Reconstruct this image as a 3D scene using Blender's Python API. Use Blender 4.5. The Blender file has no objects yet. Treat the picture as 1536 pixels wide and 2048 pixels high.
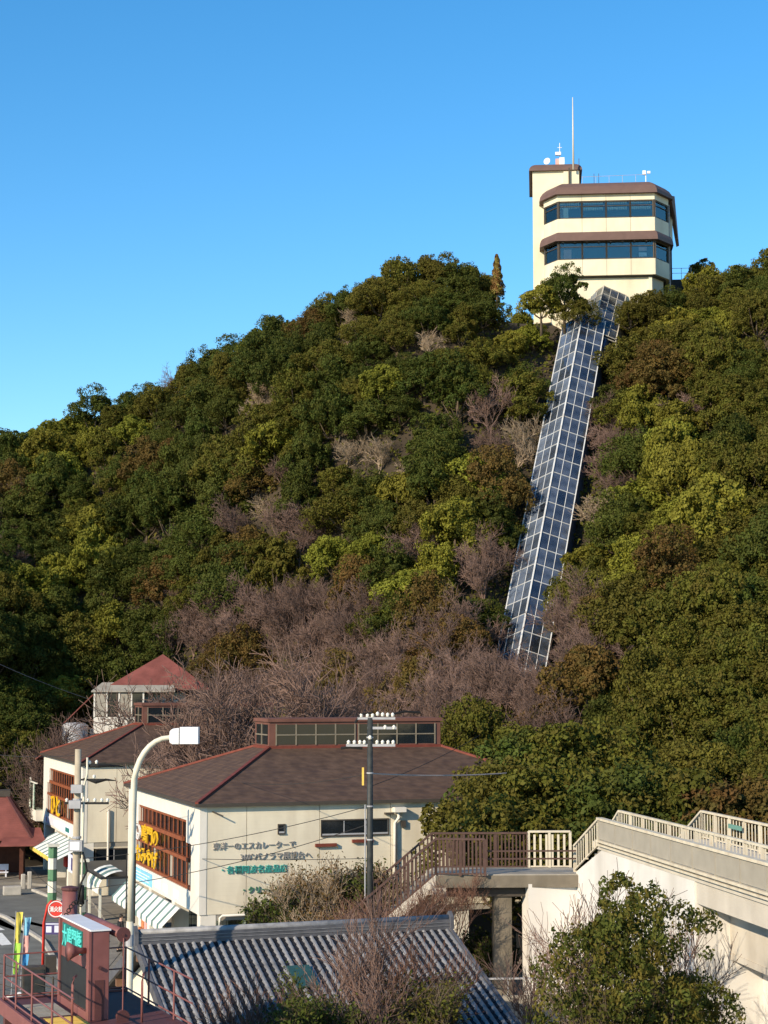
import bpy, bmesh, math, random
import numpy as np
from mathutils import Vector, Matrix
R = math.radians
scn = bpy.context.scene
col = scn.collection
# ---------------------------------------------------------------- camera
FPX, HOR, CAMZ = 3500.0, 1370.0, 13.0          # focal length and horizon in photo pixels, eye height over the street
PITCH = math.atan((HOR - 1024) / FPX)
cam_d = bpy.data.cameras.new('camera')
cam_d.sensor_fit = 'HORIZONTAL'; cam_d.sensor_width = 36; cam_d.lens = 36 * FPX / 1536
cam_d.clip_start = 0.5; cam_d.clip_end = 5000
cam = bpy.data.objects.new('camera', cam_d); col.objects.link(cam)
cam.location = (0, 0, CAMZ); cam.rotation_euler = (R(90) + PITCH, 0, 0)
scn.camera = cam
# ---------------------------------------------------------------- sky, sun, exposure
SUN_AZ, SUN_EL = R(180 + 42), R(25)              # behind the camera, to its left
wd = bpy.data.worlds.new('World'); scn.world = wd; wd.use_nodes = True
nt = wd.node_tree; nt.nodes.clear()
sky = nt.nodes.new('ShaderNodeTexSky'); sky.sky_type = 'NISHITA'; sky.sun_disc = False
sky.sun_elevation = SUN_EL; sky.sun_rotation = SUN_AZ
sky.altitude = 0; sky.air_density = 1.0; sky.dust_density = 0.0; sky.ozone_density = 3.2
hs = nt.nodes.new('ShaderNodeHueSaturation'); hs.inputs['Saturation'].default_value = 1.3; hs.inputs['Value'].default_value = 1.0
hs.inputs['Hue'].default_value = 0.496
bg = nt.nodes.new('ShaderNodeBackground'); bg.inputs[1].default_value = 0.15
wo = nt.nodes.new('ShaderNodeOutputWorld')
nt.links.new(sky.outputs[0], hs.inputs['Color']); nt.links.new(hs.outputs[0], bg.inputs[0]); nt.links.new(bg.outputs[0], wo.inputs[0])
sl = bpy.data.lights.new('sun', 'SUN'); sl.energy = 4.6; sl.angle = R(0.5); sl.color = (1.0, 0.84, 0.62)
sun = bpy.data.objects.new('sun', sl); col.objects.link(sun)
sv = Vector((math.sin(SUN_AZ) * math.cos(SUN_EL), math.cos(SUN_AZ) * math.cos(SUN_EL), math.sin(SUN_EL)))
sun.rotation_euler = sv.to_track_quat('Z', 'Y').to_euler(); sun.location = (-40, -40, 60)
scn.view_settings.view_transform = 'Standard'; scn.view_settings.look = 'None'
scn.view_settings.exposure = 0.45; scn.view_settings.gamma = 1.0
scn.view_settings.use_curve_mapping = False
scn.cycles.use_denoising = True
scn.cycles.max_bounces = 6; scn.cycles.transparent_max_bounces = 16; scn.cycles.diffuse_bounces = 2; scn.cycles.glossy_bounces = 2
# ---------------------------------------------------------------- helpers
cP, sP = math.cos(PITCH), math.sin(PITCH)
def at(px, py, Y):
    """photo pixel + distance along the ground -> world point"""
    u = (px - 768) / FPX; v = (1024 - py) / FPX
    d = Vector((u, cP - v * sP, sP + v * cP))
    k = Y / d.y
    return Vector((d.x * k, Y, CAMZ + d.z * k))
def onz(px, py, z):
    u = (px - 768) / FPX; v = (1024 - py) / FPX
    d = Vector((u, cP - v * sP, sP + v * cP)); k = (z - CAMZ) / d.z
    return Vector((d.x * k, d.y * k, z))
def proj(p):
    x, y, z = p[0], p[1], p[2] - CAMZ
    dep = y * cP + z * sP; up = -y * sP + z * cP
    return 768 + FPX * x / dep, 1024 - FPX * up / dep
def mat(name, rgb, rough=0.8, var=0.12, scale=3.0, bump=0.0, bscale=20.0, spec=0.3, metal=0.0, stain=None, stain_amt=0.0, rnd=0.0):
    m = bpy.data.materials.new(name); m.use_nodes = True
    n = m.node_tree.nodes; l = m.node_tree.links
    b = n['Principled BSDF']; b.inputs['Roughness'].default_value = rough; b.inputs['Metallic'].default_value = metal
    b.inputs['Specular IOR Level'].default_value = spec
    tc = n.new('ShaderNodeTexCoord')
    nz = n.new('ShaderNodeTexNoise'); nz.inputs['Scale'].default_value = scale; nz.inputs['Detail'].default_value = 5
    l.new(tc.outputs['Object'], nz.inputs['Vector'])
    mp = n.new('ShaderNodeMapRange'); mp.inputs[1].default_value = 0.3; mp.inputs[2].default_value = 0.7
    mp.inputs[3].default_value = 1 - var; mp.inputs[4].default_value = 1 + var
    l.new(nz.outputs['Fac'], mp.inputs[0])
    hv = n.new('ShaderNodeHueSaturation'); hv.inputs['Color'].default_value = (*rgb, 1)
    last = mp.outputs[0]
    if rnd:
        oi = n.new('ShaderNodeObjectInfo'); mr = n.new('ShaderNodeMapRange'); mr.inputs[3].default_value = 1 - rnd; mr.inputs[4].default_value = 1 + rnd
        l.new(oi.outputs['Random'], mr.inputs[0]); mu = n.new('ShaderNodeMath'); mu.operation = 'MULTIPLY'
        l.new(last, mu.inputs[0]); l.new(mr.outputs[0], mu.inputs[1]); last = mu.outputs[0]
    l.new(last, hv.inputs['Value']); c = hv.outputs[0]
    if stain:
        n2 = n.new('ShaderNodeTexNoise'); n2.inputs['Scale'].default_value = scale * 0.7; n2.inputs['Detail'].default_value = 6
        vm = n.new('ShaderNodeMapping'); vm.inputs['Scale'].default_value = (1.0, 1.0, 0.18)
        l.new(tc.outputs['Object'], vm.inputs[0]); l.new(vm.outputs[0], n2.inputs['Vector'])
        r2 = n.new('ShaderNodeMapRange'); r2.inputs[1].default_value = 0.48; r2.inputs[2].default_value = 0.72; r2.inputs[4].default_value = stain_amt
        l.new(n2.outputs['Fac'], r2.inputs[0])
        mx = n.new('ShaderNodeMix'); mx.data_type = 'RGBA'; mx.inputs[7].default_value = (*stain, 1)
        l.new(r2.outputs[0], mx.inputs[0]); l.new(c, mx.inputs[6]); c = mx.outputs[2]
    l.new(c, b.inputs['Base Color'])
    if bump:
        nb = n.new('ShaderNodeTexNoise'); nb.inputs['Scale'].default_value = bscale; nb.inputs['Detail'].default_value = 4
        l.new(tc.outputs['Object'], nb.inputs['Vector'])
        bp = n.new('ShaderNodeBump'); bp.inputs['Strength'].default_value = bump; bp.inputs['Distance'].default_value = 0.03
        l.new(nb.outputs['Fac'], bp.inputs['Height']); l.new(bp.outputs[0], b.inputs['Normal'])
    return m
def seam(m, axis, period, strength=0.6, dist=0.03):
    """add fine parallel ridges along one object axis to a material's normal"""
    n = m.node_tree.nodes; l = m.node_tree.links; b = n['Principled BSDF']
    tc = n.new('ShaderNodeTexCoord'); sp = n.new('ShaderNodeSeparateXYZ'); l.new(tc.outputs['Object'], sp.inputs[0])
    mu = n.new('ShaderNodeMath'); mu.operation = 'MULTIPLY'; mu.inputs[1].default_value = 1 / period; l.new(sp.outputs[axis], mu.inputs[0])
    fr = n.new('ShaderNodeMath'); fr.operation = 'FRACT'; l.new(mu.outputs[0], fr.inputs[0])
    gt = n.new('ShaderNodeMapRange'); gt.inputs[1].default_value = 0.82; gt.inputs[2].default_value = 0.97; l.new(fr.outputs[0], gt.inputs[0])
    bp = n.new('ShaderNodeBump'); bp.inputs['Strength'].default_value = strength; bp.inputs['Distance'].default_value = dist
    l.new(gt.outputs[0], bp.inputs['Height']); l.new(bp.outputs[0], b.inputs['Normal'])
    return m
class MB:
    def __init__(s): s.v = []; s.f = []
    def add(s, vs, fs):
        o = len(s.v); s.v += [tuple(p) for p in vs]; s.f += [tuple(i + o for i in f) for f in fs]; return s
    def box(s, x0, x1, y0, y1, z0, z1):
        return s.add([(x0,y0,z0),(x1,y0,z0),(x1,y1,z0),(x0,y1,z0),(x0,y0,z1),(x1,y0,z1),(x1,y1,z1),(x0,y1,z1)],
                     [(0,3,2,1),(4,5,6,7),(0,1,5,4),(1,2,6,5),(2,3,7,6),(3,0,4,7)])
    def slab(s, pts, t):
        """planar polygon given a thickness vector t"""
        n = len(pts); t = Vector(t); P = [Vector(p) for p in pts]; Q = [p + t for p in P]
        return s.add(P + Q, [tuple(range(n))[::-1], tuple(range(n, 2 * n))] + [(i, (i + 1) % n, n + (i + 1) % n, n + i) for i in range(n)])
    def tube(s, pts, rad, n=8, cap=True):
        P = [Vector(p) for p in pts]
        if not hasattr(rad, '__len__'): rad = [rad] * len(P)
        vs = []; fs = []
        up = Vector((0.13, 0.21, 1)).normalized()
        for i, p in enumerate(P):
            d = (P[min(i + 1, len(P) - 1)] - P[max(i - 1, 0)]).normalized()
            a = d.cross(up)
            if a.length < 1e-3: a = d.cross(Vector((1, 0, 0)))
            a.normalize(); b = d.cross(a)
            for k in range(n):
                t = 2 * math.pi * k / n
                vs.append(p + (a * math.cos(t) + b * math.sin(t)) * rad[i])
        for i in range(len(P) - 1):
            for k in range(n):
                fs.append((i * n + k, i * n + (k + 1) % n, (i + 1) * n + (k + 1) % n, (i + 1) * n + k))
        if cap: fs += [tuple(range(n)), tuple(range((len(P) - 1) * n, len(P) * n))[::-1]]
        return s.add(vs, fs)
    def bar(s, p, q, w, h, up=(0, 0, 1)):
        p = Vector(p); q = Vector(q); d = (q - p).normalized(); a = d.cross(Vector(up))
        if a.length < 1e-4: a = d.cross(Vector((1, 0, 0)))
        a.normalize(); b = a.cross(d); a *= w / 2; b *= h / 2
        return s.add([p - a - b, p + a - b, p + a + b, p - a + b, q - a - b, q + a - b, q + a + b, q - a + b],
                     [(0,1,2,3),(7,6,5,4),(0,4,5,1),(1,5,6,2),(2,6,7,3),(3,7,4,0)])
    def loft(s, rings, cap=True):
        n = len(rings[0]); vs = [p for r in rings for p in r]; fs = []
        for i in range(len(rings) - 1):
            for k in range(n): fs.append((i * n + k, i * n + (k + 1) % n, (i + 1) * n + (k + 1) % n, (i + 1) * n + k))
        if cap: fs += [tuple(range(n))[::-1], tuple(range((len(rings) - 1) * n, len(rings) * n))]
        return s.add(vs, fs)
    def lathe(s, prof, n=12, o=(0, 0, 0)):
        return s.loft([[(o[0] + r * math.cos(2 * math.pi * k / n), o[1] + r * math.sin(2 * math.pi * k / n), o[2] + z) for k in range(n)] for r, z in prof])
    def mesh(s, name, smooth=False):
        me = bpy.data.meshes.new(name); me.from_pydata([tuple(p) for p in s.v], [], s.f)
        bm = bmesh.new(); bm.from_mesh(me); bmesh.ops.recalc_face_normals(bm, faces=bm.faces); bm.to_mesh(me); bm.free()
        if smooth: me.polygons.foreach_set('use_smooth', [True] * len(me.polygons))
        return me
def link(name, me, m, parent=None):
    if m and not me.materials: me.materials.append(m)
    o = bpy.data.objects.new(name, me); col.objects.link(o)
    if parent: o.parent = parent
    return o
def part(name, mb, m, parent, smooth=False):
    return link(name, mb.mesh(name, smooth), m, parent)
def tag(o, label, cat, group=None):
    o['label'] = label; o['category'] = cat
    if group: o['group'] = group
    return o
def single(name, mb, m, label, cat, group=None, smooth=False):
    return tag(part(name, mb, m, None, smooth), label, cat, group)
def struct(name, mb, m, smooth=False):
    o = part(name, mb, m, None, smooth); o['kind'] = 'structure'; return o
def thing(name, label, cat, loc=(0, 0, 0), rz=0.0, group=None):
    o = bpy.data.objects.new(name, None); col.objects.link(o); o.empty_display_size = 0.2
    o.location = loc; o.rotation_euler = (0, 0, rz); return tag(o, label, cat, group)
def bx(name, parent, m, x0, x1, y0, y1, z0, z1):
    return part(name, MB().box(x0, x1, y0, y1, z0, z1), m, parent)
def bevel(o, w=0.02, seg=2):
    md = o.modifiers.new('bevel', 'BEVEL'); md.width = w; md.segments = seg; md.limit_method = 'ANGLE'; return o
def text(name, s, size, m, parent, origin, right, up, ext=0.02, sx=1.0, off=0.0, fit=None):
    """lettering as real raised geometry: origin = lower left corner, right/up = unit vectors"""
    cu = bpy.data.curves.new('lettering', 'FONT'); cu.body = s; cu.size = size; cu.extrude = ext; cu.offset = off; cu.resolution_u = 2
    to = bpy.data.objects.new('lettering', cu); col.objects.link(to)
    dg = bpy.context.evaluated_depsgraph_get(); dg.update()
    me = bpy.data.meshes.new_from_object(to.evaluated_get(dg)); bpy.data.objects.remove(to); bpy.data.curves.remove(cu)
    if fit:
        xs = [v.co.x for v in me.vertices]; w = max(xs) - min(xs); sx = fit / w
    r = Vector(right).normalized(); u = Vector(up).normalized(); nn = r.cross(u)
    M = Matrix(((r.x * sx, u.x, nn.x, origin[0]), (r.y * sx, u.y, nn.y, origin[1]), (r.z * sx, u.z, nn.z, origin[2]), (0, 0, 0, 1)))
    me.transform(M); me.name = name; me.materials.clear()
    return link(name, me, m, parent)
def inset(poly, d):
    """offset a convex counter-clockwise polygon inwards by d"""
    n = len(poly); out = []
    ln = []
    for i in range(n):
        a = Vector(poly[i]); b = Vector(poly[(i + 1) % n]); e = (b - a).normalized(); nn = Vector((-e.y, e.x)); ln.append((a + nn * d, e))
    for i in range(n):
        p, e = ln[i - 1]; q, g = ln[i]; cr = e.x * g.y - e.y * g.x
        if abs(cr) < 1e-6: out.append((q.x, q.y)); continue
        t = ((q.x - p.x) * g.y - (q.y - p.y) * g.x) / cr; c = p + e * t; out.append((c.x, c.y))
    return out
def copy_tree(o, parent=None):
    c = o.copy(); col.objects.link(c); c.parent = parent
    for ch in o.children: copy_tree(ch, c)
    return c
# ---------------------------------------------------------------- materials
MT = {}
def mk(k, *a, **kw): MT[k] = mat(k, *a, **kw)
mk('asphalt', (0.15, 0.15, 0.135), 0.9, 0.2, 0.8, bump=0.3, bscale=60)
mk('paving', (0.22, 0.20, 0.17), 0.9, 0.18, 1.2, bump=0.2, bscale=30)
mk('kerb', (0.42, 0.39, 0.34), 0.85, 0.15, 2)
mk('soil', (0.045, 0.034, 0.022), 1.0, 0.35, 0.5, bump=0.8, bscale=2)
mk('road_paint', (0.75, 0.74, 0.70), 0.8, 0.12, 4)
mk('white_wall', (0.70, 0.66, 0.58), 0.75, 0.05, 1.5, bump=0.1, stain=(0.45, 0.40, 0.32), stain_amt=0.25)
mk('siding', (0.70, 0.63, 0.485), 0.8, 0.06, 1.2, stain=(0.42, 0.35, 0.255), stain_amt=0.55)
seam(MT['siding'], 2, 0.17, 0.18, 0.01)
mk('roof_brown', (0.098, 0.060, 0.041), 0.75, 0.28, 2.2, stain=(0.055, 0.034, 0.028), stain_amt=0.75, spec=0.2)
seam(MT['roof_brown'], 2, 0.115, 1.0, 0.05)
mk('roof_red', (0.20, 0.066, 0.054), 0.75, 0.25, 1.0, spec=0.2)
seam(MT['roof_red'], 2, 0.13, 0.7, 0.02)
mk('rust_trim', (0.16, 0.04, 0.025), 0.6, 0.2, 3)
mk('clerestory', (0.15, 0.066, 0.048), 0.7, 0.15, 2)
mk('dark_glass', (0.012, 0.016, 0.02), 0.08, 0.1, 3, spec=0.6)
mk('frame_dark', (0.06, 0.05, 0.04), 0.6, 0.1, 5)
mk('frame_pale', (0.20, 0.17, 0.125), 0.6, 0.1, 5)
mk('wood_frame', (0.24, 0.072, 0.03), 0.6, 0.2, 3)
mk('wood_dark', (0.085, 0.03, 0.018), 0.7, 0.2, 3)
mk('yellow_letter', (0.75, 0.44, 0.02), 0.5, 0.05, 5)
mk('white_letter', (0.8, 0.78, 0.74), 0.5, 0.05, 5)
mk('grey_letter', (0.30, 0.28, 0.26), 0.5, 0.05, 5)
mk('teal_letter', (0.05, 0.33, 0.29), 0.5, 0.05, 5)
mk('green_letter', (0.05, 0.17, 0.10), 0.5, 0.05, 5)
mk('cyan_letter', (0.10, 0.66, 0.60), 0.5, 0.05, 5)
mk('teal_ground', (0.015, 0.15, 0.135), 0.6, 0.1, 5)
mk('sky_board', (0.22, 0.52, 0.72), 0.6, 0.2, 3)
mk('pale_board', (0.66, 0.68, 0.78), 0.6, 0.12, 3)
mk('awning_white', (0.72, 0.72, 0.66), 0.85, 0.06, 3)
mk('awning_green', (0.12, 0.20, 0.19), 0.85, 0.08, 3)
mk('awning_yellow', (0.78, 0.50, 0.10), 0.85, 0.08, 3)
mk('column_green', (0.10, 0.22, 0.12), 0.7, 0.12, 3)
mk('column_white', (0.66, 0.65, 0.56), 0.7, 0.08, 3)
mk('concrete', (0.34, 0.31, 0.26), 0.9, 0.14, 1.5, bump=0.3, bscale=14, stain=(0.18, 0.16, 0.13), stain_amt=0.5)
mk('concrete_brown', (0.17, 0.145, 0.11), 0.9, 0.2, 1.5, bump=0.3, bscale=14, stain=(0.08, 0.07, 0.05), stain_amt=0.6)
mk('concrete_pale', (0.55, 0.50, 0.42), 0.9, 0.1, 1.0, bump=0.2, bscale=14, stain=(0.38, 0.33, 0.26), stain_amt=0.45)
mk('pole_concrete', (0.40, 0.34, 0.25), 0.85, 0.12, 3)
mk('pole_dark', (0.035, 0.038, 0.036), 0.55, 0.3, 5)
mk('lamp_paint', (0.62, 0.58, 0.46), 0.5, 0.08, 3)
mk('lamp_head', (0.75, 0.75, 0.76), 0.4, 0.04, 3)
mk('steel_grey', (0.36, 0.36, 0.37), 0.5, 0.12, 4)
mk('black', (0.014, 0.013, 0.012), 0.6, 0.2, 4)
mk('white_porcelain', (0.78, 0.76, 0.68), 0.3, 0.05, 4)
mk('maroon', (0.215, 0.082, 0.075), 0.5, 0.12, 2.5, stain=(0.16, 0.06, 0.05), stain_amt=0.4)
mk('maroon_dark', (0.10, 0.038, 0.036), 0.6, 0.15, 2.5)
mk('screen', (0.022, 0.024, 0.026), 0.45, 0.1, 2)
mk('red_paint', (0.58, 0.045, 0.03), 0.45, 0.08, 4)
mk('purple_board', (0.07, 0.055, 0.16), 0.5, 0.1, 4)
mk('lime_cloth', (0.42, 0.72, 0.10), 0.9, 0.1, 4)
mk('yellow_cloth', (0.75, 0.62, 0.12), 0.9, 0.1, 4)
mk('pink_cloth', (0.66, 0.36, 0.33), 0.9, 0.1, 4)
mk('blue_cloth', (0.08, 0.32, 0.62), 0.9, 0.1, 4)
mk('tile', (0.21, 0.21, 0.215), 0.55, 0.3, 4, spec=0.35, rnd=0.18)
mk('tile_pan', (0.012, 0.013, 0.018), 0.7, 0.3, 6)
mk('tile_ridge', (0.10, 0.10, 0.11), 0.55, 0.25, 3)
mk('plaster', (0.74, 0.68, 0.55), 0.8, 0.05, 2)
mk('brown_beam', (0.16, 0.085, 0.05), 0.7, 0.2, 3)
mk('rail_cream', (0.62, 0.55, 0.42), 0.6, 0.1, 3, stain=(0.35, 0.25, 0.16), stain_amt=0.4)
mk('green_plate', (0.13, 0.27, 0.22), 0.6, 0.1, 4)
mk('skylight_glass', (0.03, 0.075, 0.062), 0.2, 0.15, 4, spec=.5)
mk('rail_brown', (0.085, 0.048, 0.038), 0.7, 0.2, 4)
mk('panel_grey', (0.33, 0.30, 0.245), 0.8, 0.08, 2)
mk('bridge_white', (0.68, 0.65, 0.60), 0.8, 0.08, 0.8, bump=.15, stain=(0.42, 0.38, 0.32), stain_amt=0.5)
mk('tower_cream', (0.72, 0.655, 0.485), 0.75, 0.07, 0.9, stain=(0.50, 0.43, 0.31), stain_amt=0.5)
mk('tower_brown', (0.135, 0.082, 0.068), 0.65, 0.1, 1.5)
mk('mast_paint', (0.62, 0.56, 0.46), 0.5, 0.05, 2)
mk('mullion', (0.52, 0.53, 0.53), 0.45, 0.12, 3, stain=(0.40, 0.33, 0.25), stain_amt=0.5)
mk('mullion_grey', (0.40, 0.37, 0.31), 0.6, 0.2, 2)
mk('blue_panel', (0.06, 0.10, 0.19), 0.35, 0.15, 1.0)
mk('tread', (0.26, 0.26, 0.27), 0.6, 0.2, 2)
mk('bark', (0.10, 0.075, 0.05), 0.95, 0.25, 5)
mk('bark_pale', (0.30, 0.23, 0.16), 0.95, 0.25, 5)
mk('skin', (0.50, 0.30, 0.21), 0.6, 0.05, 5)
mk('hair', (0.02, 0.015, 0.012), 0.6, 0.1, 5)
mk('jacket', (0.018, 0.018, 0.02), 0.85, 0.15, 5)
mk('trousers', (0.11, 0.10, 0.085), 0.9, 0.15, 5)
mk('wire', (0.03, 0.028, 0.026), 0.6, 0.1, 5)
mk('wire_pale', (0.40, 0.32, 0.28), 0.6, 0.1, 5)
mk('orange_goods', (0.55, 0.20, 0.08), 0.8, 0.3, 6)
def glass_mat(name, tint, refl, rough=0.03, gcol=(0.9, 0.95, 1.0)):
    m = bpy.data.materials.new(name); m.use_nodes = True; n = m.node_tree.nodes; l = m.node_tree.links
    n.remove(n['Principled BSDF'])
    tr = n.new('ShaderNodeBsdfTransparent'); tr.inputs[0].default_value = (*tint, 1)
    gl = n.new('ShaderNodeBsdfGlossy'); gl.inputs[0].default_value = (*gcol, 1); gl.inputs['Roughness'].default_value = rough
    fr = n.new('ShaderNodeFresnel'); fr.inputs[0].default_value = 1.5
    ad = n.new('ShaderNodeMath'); ad.operation = 'ADD'; ad.use_clamp = True; ad.inputs[1].default_value = refl
    l.new(fr.outputs[0], ad.inputs[0])
    mx = n.new('ShaderNodeMixShader'); l.new(ad.outputs[0], mx.inputs[0]); l.new(tr.outputs[0], mx.inputs[1]); l.new(gl.outputs[0], mx.inputs[2])
    l.new(mx.outputs[0], n['Material Output'].inputs[0]); return m
def dusty_sky_glass(*a, dust_sky_col=(0.30, 0.36, 0.46), amt=0.13, **k):  # dust film whose bluish tone also paints in the sky's reflection
    m = glass_mat(*a, **k); n = m.node_tree.nodes; l = m.node_tree.links; out = n['Material Output']; src = out.inputs[0].links[0].from_socket
    df = n.new('ShaderNodeBsdfDiffuse'); df.inputs[0].default_value = (*dust_sky_col, 1); oi = n.new('ShaderNodeObjectInfo'); tc = n.new('ShaderNodeTexCoord')
    nz = n.new('ShaderNodeTexNoise'); nz.inputs['Scale'].default_value = 1.3; l.new(tc.outputs['Object'], nz.inputs['Vector'])
    mr = n.new('ShaderNodeMapRange'); mr.inputs[3].default_value = amt * .35; mr.inputs[4].default_value = amt * 1.8; l.new(oi.outputs['Random'], mr.inputs[0])
    mu = n.new('ShaderNodeMath'); mu.operation = 'MULTIPLY'; l.new(mr.outputs[0], mu.inputs[0]); ml = n.new('ShaderNodeMath'); ml.operation = 'MULTIPLY'; ml.inputs[1].default_value = 2.0; l.new(nz.outputs['Fac'], ml.inputs[0]); l.new(ml.outputs[0], mu.inputs[1])
    mx = n.new('ShaderNodeMixShader'); l.new(mu.outputs[0], mx.inputs[0]); l.new(src, mx.inputs[1]); l.new(df.outputs[0], mx.inputs[2]); l.new(mx.outputs[0], out.inputs[0]); return m
MT['tube_glass'] = dusty_sky_glass('tube_glass', (0.62, 0.67, 0.74), 0.09, 0.06, (0.85, 0.92, 1.0))
MT['grey_glass'] = dusty_sky_glass('grey_glass', (0.55, 0.55, 0.5), 0.05, 0.12)
MT['window_glass'] = glass_mat('window_glass', (0.82, 0.88, 0.86), 0.05, 0.03, (0.75, 0.92, 0.92))
def leaf_mat(name, rgb, var=0.35, transl=0.18, rnd=0.22, second=None):
    m = bpy.data.materials.new(name); m.use_nodes = True; n = m.node_tree.nodes; l = m.node_tree.links
    b = n['Principled BSDF']; b.inputs['Roughness'].default_value = 0.7; b.inputs['Specular IOR Level'].default_value = 0.12
    tc = n.new('ShaderNodeTexCoord'); nz = n.new('ShaderNodeTexNoise'); nz.inputs['Scale'].default_value = 0.9; nz.inputs['Detail'].default_value = 6
    l.new(tc.outputs['Object'], nz.inputs['Vector'])
    oi = n.new('ShaderNodeObjectInfo')
    va = n.new('ShaderNodeVectorMath'); va.operation = 'SCALE'; l.new(oi.outputs['Location'], va.inputs[0]); va.inputs['Scale'].default_value = 0.37
    vb = n.new('ShaderNodeVectorMath'); l.new(tc.outputs['Object'], vb.inputs[0]); l.new(va.outputs[0], vb.inputs[1]); l.new(vb.outputs[0], nz.inputs['Vector'])
    mp = n.new('ShaderNodeMapRange'); mp.inputs[1].default_value = 0.3; mp.inputs[2].default_value = 0.7; mp.inputs[3].default_value = 1 - var; mp.inputs[4].default_value = 1 + var
    l.new(nz.outputs['Fac'], mp.inputs[0])
    mr = n.new('ShaderNodeMapRange'); mr.inputs[3].default_value = 1 - rnd; mr.inputs[4].default_value = 1 + rnd; l.new(oi.outputs['Random'], mr.inputs[0])
    mu = n.new('ShaderNodeMath'); mu.operation = 'MULTIPLY'; l.new(mp.outputs[0], mu.inputs[0]); l.new(mr.outputs[0], mu.inputs[1])
    hv = n.new('ShaderNodeHueSaturation'); hv.inputs['Color'].default_value = (*rgb, 1); l.new(mu.outputs[0], hv.inputs['Value'])
    mh = n.new('ShaderNodeMapRange'); mh.inputs[3].default_value = 0.482; mh.inputs[4].default_value = 0.512
    f2 = n.new('ShaderNodeMath'); f2.operation = 'FRACT'; m7 = n.new('ShaderNodeMath'); m7.operation = 'MULTIPLY'; m7.inputs[1].default_value = 7.31
    l.new(oi.outputs['Random'], m7.inputs[0]); l.new(m7.outputs[0], f2.inputs[0]); l.new(f2.outputs[0], mh.inputs[0]); l.new(mh.outputs[0], hv.inputs['Hue'])
    c = hv.outputs[0]
    if second:
        n3 = n.new('ShaderNodeTexNoise'); n3.inputs['Scale'].default_value = 1.7; l.new(vb.outputs[0], n3.inputs['Vector'])
        r3 = n.new('ShaderNodeMapRange'); r3.inputs[1].default_value = 0.48; r3.inputs[2].default_value = 0.62; l.new(n3.outputs['Fac'], r3.inputs[0])
        mx3 = n.new('ShaderNodeMix'); mx3.data_type = 'RGBA'; mx3.inputs[7].default_value = (*second, 1); l.new(r3.outputs[0], mx3.inputs[0]); l.new(c, mx3.inputs[6]); c = mx3.outputs[2]
    l.new(c, b.inputs['Base Color'])
    tl = n.new('ShaderNodeBsdfTranslucent'); l.new(c, tl.inputs[0])
    mx = n.new('ShaderNodeMixShader'); mx.inputs[0].default_value = transl
    l.new(b.outputs[0], mx.inputs[1]); l.new(tl.outputs[0], mx.inputs[2]); l.new(mx.outputs[0], n['Material Output'].inputs[0]); return m
MT['leaf_dark'] = leaf_mat('leaf_dark', (0.056, 0.072, 0.013), second=(0.074, 0.078, 0.014))
MT['leaf_olive'] = leaf_mat('leaf_olive', (0.098, 0.098, 0.015), second=(0.102, 0.086, 0.016))
MT['leaf_bright'] = leaf_mat('leaf_bright', (0.165, 0.165, 0.022))
MT['leaf_russet'] = leaf_mat('leaf_russet', (0.125, 0.078, 0.022), second=(0.095, 0.075, 0.02))
MT['leaf_gold'] = leaf_mat('leaf_gold', (0.20, 0.15, 0.03))
MT['leaf_near'] = leaf_mat('leaf_near', (0.080, 0.090, 0.016), second=(0.13, 0.105, 0.02))
MT['leaf_conifer'] = leaf_mat('leaf_conifer', (0.20, 0.12, 0.035), second=(0.24, 0.20, 0.05))
mk('twig', (0.155, 0.100, 0.080), 0.95, 0.25, 2, rnd=0.3)
mk('twig_pale', (0.30, 0.225, 0.15), 0.95, 0.25, 2, rnd=0.2)
mk('twig_red', (0.15, 0.080, 0.055), 0.95, 0.25, 2, rnd=0.2)
mk('twig_dark', (0.12, 0.076, 0.06), 0.95, 0.25, 2, rnd=0.2)
# ---------------------------------------------------------------- the hill: a smooth surface through control points
CANOPY = 4.0
ctrl = []
def cp(px, py, Y, dz=-CANOPY):
    p = at(px, py, Y); ctrl.append((p.x, p.y, p.z + dz))
# crest
for a in [(-150,905,170),(0,875,168),(120,840,166),(250,812,163),(400,775,160),(500,705,157),(600,668,155),(700,620,153),(800,570,152),(880,548,151),(1000,580,152),(1090,590,154),(1250,610,153),(1400,590,148),(1470,545,146),(1560,525,145),(1700,500,145)]: cp(*a)
ctrl.append((19.0, 156, 46.8)); ctrl.append((19.0, 164, 46.6)); ctrl.append((12, 160, 46)); ctrl.append((27, 160, 46))
# back of the crest
for px, z in [(-100, 26), (300, 29), (700, 33), (1100, 38), (1536, 42)]:
    p = at(px, 1000, 195); ctrl.append((p.x, 195, z))
# left flank
for a in [(0,1000,158),(0,1150,146),(0,1300,136),(0,1420,129),(200,1000,157),(200,1150,151),(230,1300,147),(200,1420,144),
          (-150,1100,144),(-150,1300,126),(400,900,154),(400,1050,149),(400,1200,145),(380,1330,141)]: cp(*a)
# middle flank and the gully of the tube
for a in [(600,800,150),(600,950,145),(600,1100,141),(600,1250,137),(600,1350,134),(480,1350,139),(720,1340,125),(800,700,147),(800,850,142),(800,1000,137),(800,1150,131),(800,1300,122),(800,1400,114),
          (960,700,147),(960,900,139),(960,1100,130),(960,1250,122)]: cp(*a)
TA = at(1165, 629, 150); TB = at(1069, 1137, 130)      # ridge of the escalator roof
for t in (0.0, 0.25, 0.5, 0.75, 1.0, 1.3):
    p = TA.lerp(TB, t); ctrl.append((p.x, p.y, p.z - 4.6))
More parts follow.
